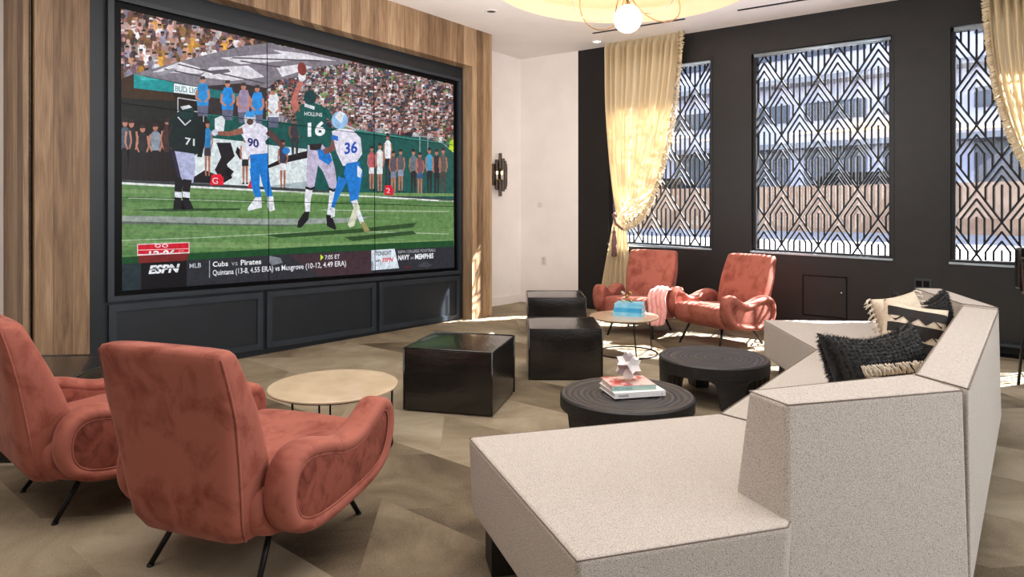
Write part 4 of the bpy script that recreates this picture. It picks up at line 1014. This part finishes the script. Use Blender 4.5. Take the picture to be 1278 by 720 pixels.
# faceted ornament
def hexecontahedron():
    ph=(1+5**.5)/2; V=[]
    for x in (-1,1):
        for y in (-1,1):
            for z in (-1,1): V.append(Vector((x,y,z)))
    for i in (-1,1):
        for j in (-1,1):
            V+= [Vector((0,i/ph,j*ph)),Vector((i/ph,j*ph,0)),Vector((j*ph,0,i/ph))]
    e=2/ph; adj={i:[j for j in range(20) if j!=i and abs((V[i]-V[j]).length-e)<1e-3] for i in range(20)}
    out=[]
    for i in range(20):
        for m in range(3):
            for k in range(m+1,3):
                a,b=adj[i][m],adj[i][k]; s=.764
                e1=(V[i]+V[a])*.5*s; e2=(V[i]+V[b])*.5*s; out.append((V[i]*.93,e1,e1+e2-V[i],e2))
    return out
bm=bmesh.new(); rot=Matrix.Rotation(.35,3,'X')@Matrix.Rotation(.5,3,'Z'); rs=.094/math.sqrt(3)
fs=[[rot@p*rs for p in f] for f in hexecontahedron()]; zmin=min(p.z for f in fs for p in f)
for i,f in enumerate(fs):
    fc=bm.faces.new([bm.verts.new(p-Vector((0,0,zmin))) for p in f])
    n=(f[1]-f[0]).cross(f[3]-f[0]).normalized(); fc.material_index=1 if (i%3==1) else 0
bmesh.ops.remove_doubles(bm,verts=bm.verts,dist=1e-5)
o=obj('faceted_ornament',bm,[M['orn'],M['ornp']],label='white and mauve star-faceted ornament on top of the book stack',cat='ornament'); o.location=(.685,3.91,.3462)
# blue books
z=.35
for i,(m_,lab) in enumerate(((M['blue'],'pale blue book at the bottom of the stack of three'),(M['blueb'],'blue book in the middle of the stack of three'),(M['blue'],'pale blue book on top of its stack, under the gold ornament'))):
    book(lab,(1.125,6.33),.275-.01*i,.22,z,.039,math.radians(-24+2*i),m_,M['blue'] if i!=1 else M['blueb'],'blue books on the far side table'); z+=.039
jk=thing('jack_ornament','small gold jack ornament with ball tips on blue books','ornament',(1.10,6.36,z))
bm=bmesh.new(); rn=random.Random(4); dirs=[]
for v_ in ((1,1,1),(-1,-1,1),(1,-1,-1),(-1,1,-1),(1,-1,1),(-1,1,1),(1,1,-1),(-1,-1,-1)): dirs.append(Vector(v_).normalized())
for d in dirs: tube(bm,[Vector((0,0,.052)),d*.055+Vector((0,0,.052))],.004,6)
sphere(bm,(0,0,.052),.014,12,8); obj('rods',bm,M['brass'],jk,smooth=True)
for d in dirs:
    bm=bmesh.new(); c=d*.062+Vector((0,0,.052)); c.z=max(c.z,.0145); sphere(bm,c,.0145,12,8); obj('ball_tip',bm,M['brass'] if d.x>0 else M['cream'],jk,smooth=True)
# ---------------------------------------------------------------- sectional sofa
so=thing('sectional_sofa','large angular sectional sofa in pale oatmeal boucle with two chaise ends','sofa')
ZS=.42; ZT=.75; Z0=.12
def loft(name,bot,top,z0=Z0,z1=ZS,puff=0,bw=.018,zt=None):
    bm=bmesh.new()
    b=[Vector((p[0],p[1],z0)) for p in bot]; tt=[Vector((p[0],p[1],(zt[i] if zt else z1))) for i,p in enumerate(top)]
    prism(bm,b,tt); o=obj(name,bm,M['sofa'],so); bev(o,bw,4,25)
    bm=bmesh.new(); c=sum(tt,Vector())/len(tt)
    tube(bm,[p+(p-c).normalized()*(-.004)+Vector((0,0,-.004)) for p in tt],.0024,5,True); obj('seam_piping',bm,M['seam'],o,smooth=True)
    return o
SS=Vector((.62,.785)); SM=Vector((-.785,.62)); SO=Vector((2.22,3.10))
near_ch=[(-.18,2.72),(.17,1.76),(.815,1.95),(1.0,2.25),(1.40,2.52),(.95,3.04)]
loft('near_chaise',[(-.165,2.70),(.175,1.78),(.80,1.94),(1.0,2.25),(1.40,2.5),(.95,3.02)],near_ch)
seat=[(.955,3.045),(1.41,2.525),(2.86,4.17),(2.62,4.55),(2.03,4.43)]
loft('middle_seat',seat,seat)
far_ch=[(2.035,4.435),(2.625,4.555),(2.97,4.45),(3.2,5.0),(3.14,5.55),(2.13,5.62)]
loft('far_chaise',far_ch,far_ch)
# near wing of the back
loft('near_backrest',[(.80,1.93),(1.46,2.11),(1.44,2.50),(.70,2.19)],[(.85,2.05),(1.515,2.222),(1.47,2.435),(.787,2.212)],.40-.27,ZT,bw=.016)
# long back
loft('long_backrest',[(1.475,2.13),(2.90,3.93),(2.80,4.19),(1.40,2.52)],[(1.535,2.23),(2.92,3.98),(2.82,4.16),(1.48,2.435)],Z0,ZT,bw=.016)
# far wing
loft('far_backrest',[(2.90,3.93),(3.22,4.98),(3.0,5.02),(2.72,4.18)],[(2.925,3.985),(3.20,4.95),(3.03,4.99),(2.825,4.165)],Z0,ZT+.015,bw=.016)
for (x,y,r_) in ((-.02,2.52,.2),(.95,2.15,.2),(2.25,5.35,0),(2.72,4.15,.9),(1.2,2.75,.9),(2.1,4.35,.9),(2.95,5.2,.2)):
    bm=bmesh.new(); w=.07
    c_,s_=math.cos(r_),math.sin(r_)
    rprism(bm,[(x+c_*dx-s_*dy,y+s_*dx+c_*dy) for dx,dy in ((-w,-w),(w,-w),(w,w),(-w,w))],0,Z0+.01); obj('leg',bm,M['leg_dark'],so)
# ---------------------------------------------------------------- cushions
def cushion_bm(w,h,t,n=22,seed=0,corner=.35,sag=0):
    bm=bmesh.new(); G=[]
    for s in (1,-1):
        g=[]
        for j in range(n+1):
            row=[]
            for i in range(n+1):
                u=2*i/n-1; v=2*j/n-1
                pinx=1-.10*(1-abs(v)**2)*0-.07*math.cos(v*PI/2)*(abs(u)**3); piny=1-.07*math.cos(u*PI/2)*(abs(v)**3)
                x=u*w/2*pinx; z=v*h/2*piny
                th_=t/2*max(0,(1-u**4))**.5*max(0,(1-v**4))**.5
                if sag: z-=sag*h*(1-u*u)*(v+1)/2
                nz=noise.noise(Vector((x*6+seed,z*6,s*3)))*.012
                row.append(bm.verts.new((x,s*(th_+ (nz if th_>.01 else 0)),z)))
            g.append(row)
        for j in range(n):
            for i in range(n): bm.faces.new((g[j][i],g[j][i+1],g[j+1][i+1],g[j+1][i]))
        G.append(g)
    bmesh.ops.remove_doubles(bm,verts=bm.verts,dist=.0004)
    return bm
def add_fur(bm,count,ln,seed):
    rn=random.Random(seed); bm.faces.ensure_lookup_table(); bm.normal_update()
    fs=list(bm.faces); ar=[f.calc_area() for f in fs]; tot=sum(ar)
    for f,a_ in zip(fs,ar):
        k=a_/tot*count; k=int(k)+(rn.random()<k-int(k)); c=f.calc_center_median(); n=f.normal.copy()
        vs=[v.co for v in f.verts]
        for _ in range(k):
            w_=[rn.random() for _ in vs]; s=sum(w_); p=sum((v*x/s for v,x in zip(vs,w_)),Vector())
            d=(n*.55+Vector((rn.uniform(-.5,.5),rn.uniform(-.5,.5),rn.uniform(-.9,.1)))).normalized()*ln*rn.uniform(.6,1.2)
            e=d.cross(Vector((rn.uniform(-1,1),rn.uniform(-1,1),rn.uniform(-1,1)))).normalized()*.0016
            bm.faces.new([bm.verts.new(p+e),bm.verts.new(p-e),bm.verts.new(p+d)])
def place(o,c,yaw,tilt,roll=0):
    o.location=c; o.rotation_euler=(Matrix.Rotation(yaw,4,'Z')@Matrix.Rotation(tilt,4,'X')@Matrix.Rotation(roll,4,'Y')).to_euler()
def furry(label,w,h,t,c,yaw,tilt,roll,seed,sag):
    root=thing('fur_cushion',label,'cushion',group='black fur cushions')
    bm=cushion_bm(w,h,t,seed=seed,sag=sag); bmesh.ops.recalc_face_normals(bm,faces=bm.faces); add_fur(bm,18000,.021,seed)
    obj('fur_cover',bm,M['fur'],root,smooth=False,recalc=False); place(root,c,yaw,tilt,roll); return root
furry('long-haired black fur cushion lying on the near end of the sofa seat',.50,.42,.21,(1.64,2.96,.622),math.radians(12),math.radians(-22),math.radians(-4),2,.11)
furry('black fur cushion against the far corner of the sofa back',.44,.44,.15,(2.57,4.14,.645),math.radians(16),math.radians(-12),0,5,.2)
# printed cushion
pc_=thing('patterned_cushion','cream cushion with dark zigzag stripes leaning on the sofa back','cushion')
bm=cushion_bm(.33,.40,.15,seed=9)
bmesh.ops.recalc_face_normals(bm,faces=bm.faces)
obj('cushion_cover',bm,M['cream'],pc_,smooth=True)
bm=bmesh.new()
def surf(u,v,w=.33,h=.40,t=.15,off=.004):
    pinx=1-.07*math.cos(v*PI/2)*(abs(u)**3); piny=1-.07*math.cos(u*PI/2)*(abs(v)**3)
    x=u*w/2*pinx; z=v*h/2*piny; th_=t/2*max(0,1-u**4)**.5*max(0,1-v**4)**.5
    nz=noise.noise(Vector((x*6+9,z*6,-3)))*.012
    return Vector((x,-(th_+nz+off),z))
def stripe(u0,u1,v0,v1,zig=0):
    n=16; A_=[];B_=[]
    for i in range(n+1):
        q_=i/n; u=u0+(u1-u0)*q_; dz=zig*abs((q_*2.0)%2-1)
        A_.append(bm.verts.new(surf(u,v0+dz))); B_.append(bm.verts.new(surf(u,v1+dz)))
    for i in range(n): bm.faces.new((A_[i],A_[i+1],B_[i+1],B_[i]))
for k in range(3):
    v0=.80-k*.46; stripe(-.92,.92,v0-.26,v0)
    for i in range(4):
        u0=-.92+.46*i; a_=bm.verts.new(surf(u0,v0-.26)); b_=bm.verts.new(surf(u0+.46,v0-.26)); c_=bm.verts.new(surf(u0+.23,v0-.42)); bm.faces.new((a_,b_,c_))
obj('zigzag_print',bm,M['brown'],pc_,smooth=True)
place(pc_,(2.245,3.72,.625),math.radians(-14),math.radians(-16),math.radians(10))
def fringed(label,c,yaw,tilt,roll,w=.44,h=.44,seed=1,group=None):
    r_=thing('cream_cushion',label,'cushion',group=group)
    bm=cushion_bm(w,h,.14,seed=seed); obj('cushion_cover',bm,M['cream'],r_,smooth=True)
    rn=random.Random(seed); bm=bmesh.new()
    for sx in (-1,1):
        for i in range(15):
            z=-h/2+h*i/14; x=sx*w/2
            for k in range(3):
                tube(bm,[(x,rn.uniform(-.006,.006),z),(x+sx*.02,rn.uniform(-.012,.012),z-.006),(x+sx*.042,rn.uniform(-.02,.02),z-.02+rn.uniform(-.01,.01))],[.005,.006,.003],5)
    obj('tassel_fringe',bm,M['fringe2'],r_,smooth=True); place(r_,c,yaw,tilt,roll); return r_
fringed('cream cushion with knotted tassel edge behind the zigzag cushion',(2.36,4.00,.630),math.radians(10),math.radians(-16),math.radians(-8),.32,.42,seed=2,group='cream tasselled cushions')
fringed('cream cushion with tassels along its top edge, beside the near black fur cushion',(1.57,2.68,.545),math.radians(18),math.radians(-8),math.radians(90),.28,.30,seed=6,group='cream tasselled cushions')
# ---------------------------------------------------------------- bar stool at right edge
bs=thing('bar_stool','black upholstered bar stool cut off by the right edge','bar stool',(4.17,5.0,0),math.radians(20))
bm=bmesh.new(); box(bm,-.21,.21,-.2,.2,.70,.78); bev(obj('seat',bm,M['leather'],bs),.03)
bm=bmesh.new(); hexa(bm,[(-.23,.16,.72),(-.19,-.2,.72),(-.15,-.2,.72),(-.19,.2,.72),(-.25,.16,1.0),(-.22,-.14,.92),(-.18,-.14,.92),(-.21,.2,1.0)]); box(bm,-.22,.22,.18,.23,.74,1.06); bev(obj('backrest',bm,M['leather'],bs),.02)
for sx in (-1,1):
    for sy in (-1,1):
        bm=bmesh.new(); tube(bm,[(sx*.17,sy*.16,.71),(sx*.21,sy*.2,0)],.011,8); obj('leg',bm,M['blackmetal'],bs,smooth=True)
bm=bmesh.new(); tube(bm,[(-.195,-.185,.25),(.195,-.185,.25),(.195,.185,.25),(-.195,.185,.25)],.008,8,True); obj('footrest',bm,M['blackmetal'],bs,smooth=True)
# ---------------------------------------------------------------- light
def area(name,loc,size,energy,color,target,sy=None):
    l=bpy.data.lights.new(name,'AREA'); l.energy=energy; l.size=size; l.color=color
    if sy: l.shape='RECTANGLE'; l.size_y=sy
    o=bpy.data.objects.new(name,l); COL.objects.link(o); o.location=loc
    o.rotation_euler=(Vector(target)-Vector(loc)).to_track_quat('-Z','Y').to_euler(); return o
area('added_ceiling_fill_far',(.2,5.2,1.9),3.0,85,(1,.95,.93),(.6,6.2,3.6))  # unseen lamp added to brighten the far ceiling
area('added_ceiling_fill_near',(0,.6,2.0),3.0,55,(1,.95,.93),(0,1.6,3.6))  # second unseen lamp added to lift the near ceiling
sun=bpy.data.lights.new('sun','SUN'); sun.energy=85; sun.angle=math.radians(.6); sun.color=(1,.95,.88)
sd=R(-1,-.6,0)+Vector((0,0,-1.25)); s_o=bpy.data.objects.new('sun',sun); COL.objects.link(s_o); s_o.location=(10,14,12)
s_o.rotation_euler=sd.to_track_quat('-Z','Y').to_euler()
area('added_fill_centre',(.6,3.6,3.40),3.2,92,(1,.94,.89),(.6,3.6,0))  # soft overhead fill added, no ceiling fitting at this spot
area('added_fill_left',(-2.4,2.0,3.40),2.4,52,(1,.93,.87),(-2.2,2.2,0))  # overhead fill added for the left side, no fitting here either
area('daylight_behind',(3.6,-1.6,2.2),3.2,90,(.93,.96,1),(.2,4,.8),2.2)
area('daylight_right',(5.2,1.6,2.3),2.2,110,(.93,.96,1),(.8,3.2,.5),2.0)
pl=bpy.data.lights.new('cove_lamp','POINT'); pl.energy=7; pl.color=(1,.95,.88); pl.shadow_soft_size=.3; po=bpy.data.objects.new('cove_lamp',pl); COL.objects.link(po); po.location=(CC.x,CC.y,3.5)
w=bpy.data.worlds.new('sky'); SC.world=w; w.use_nodes=True; nt=w.node_tree; bg=nt.nodes['Background']
sk=nt.nodes.new('ShaderNodeTexSky'); sk.sky_type='HOSEK_WILKIE' if False else 'NISHITA'; sk.sun_disc=False; sk.sun_elevation=math.radians(44); sk.sun_rotation=math.radians(40)
hs=nt.nodes.new('ShaderNodeHueSaturation'); hs.inputs['Saturation'].default_value=.55; nt.links.new(sk.outputs[0],hs.inputs['Color']); nt.links.new(hs.outputs[0],bg.inputs['Color'])
bg.inputs['Strength'].default_value=1.0
SC.view_settings.view_transform='Standard'
SC.view_settings.exposure=0.0
SC.cycles.use_denoising=True
SC.cycles.max_bounces=8; SC.cycles.transparent_max_bounces=8
SC.cycles.sample_clamp_indirect=6
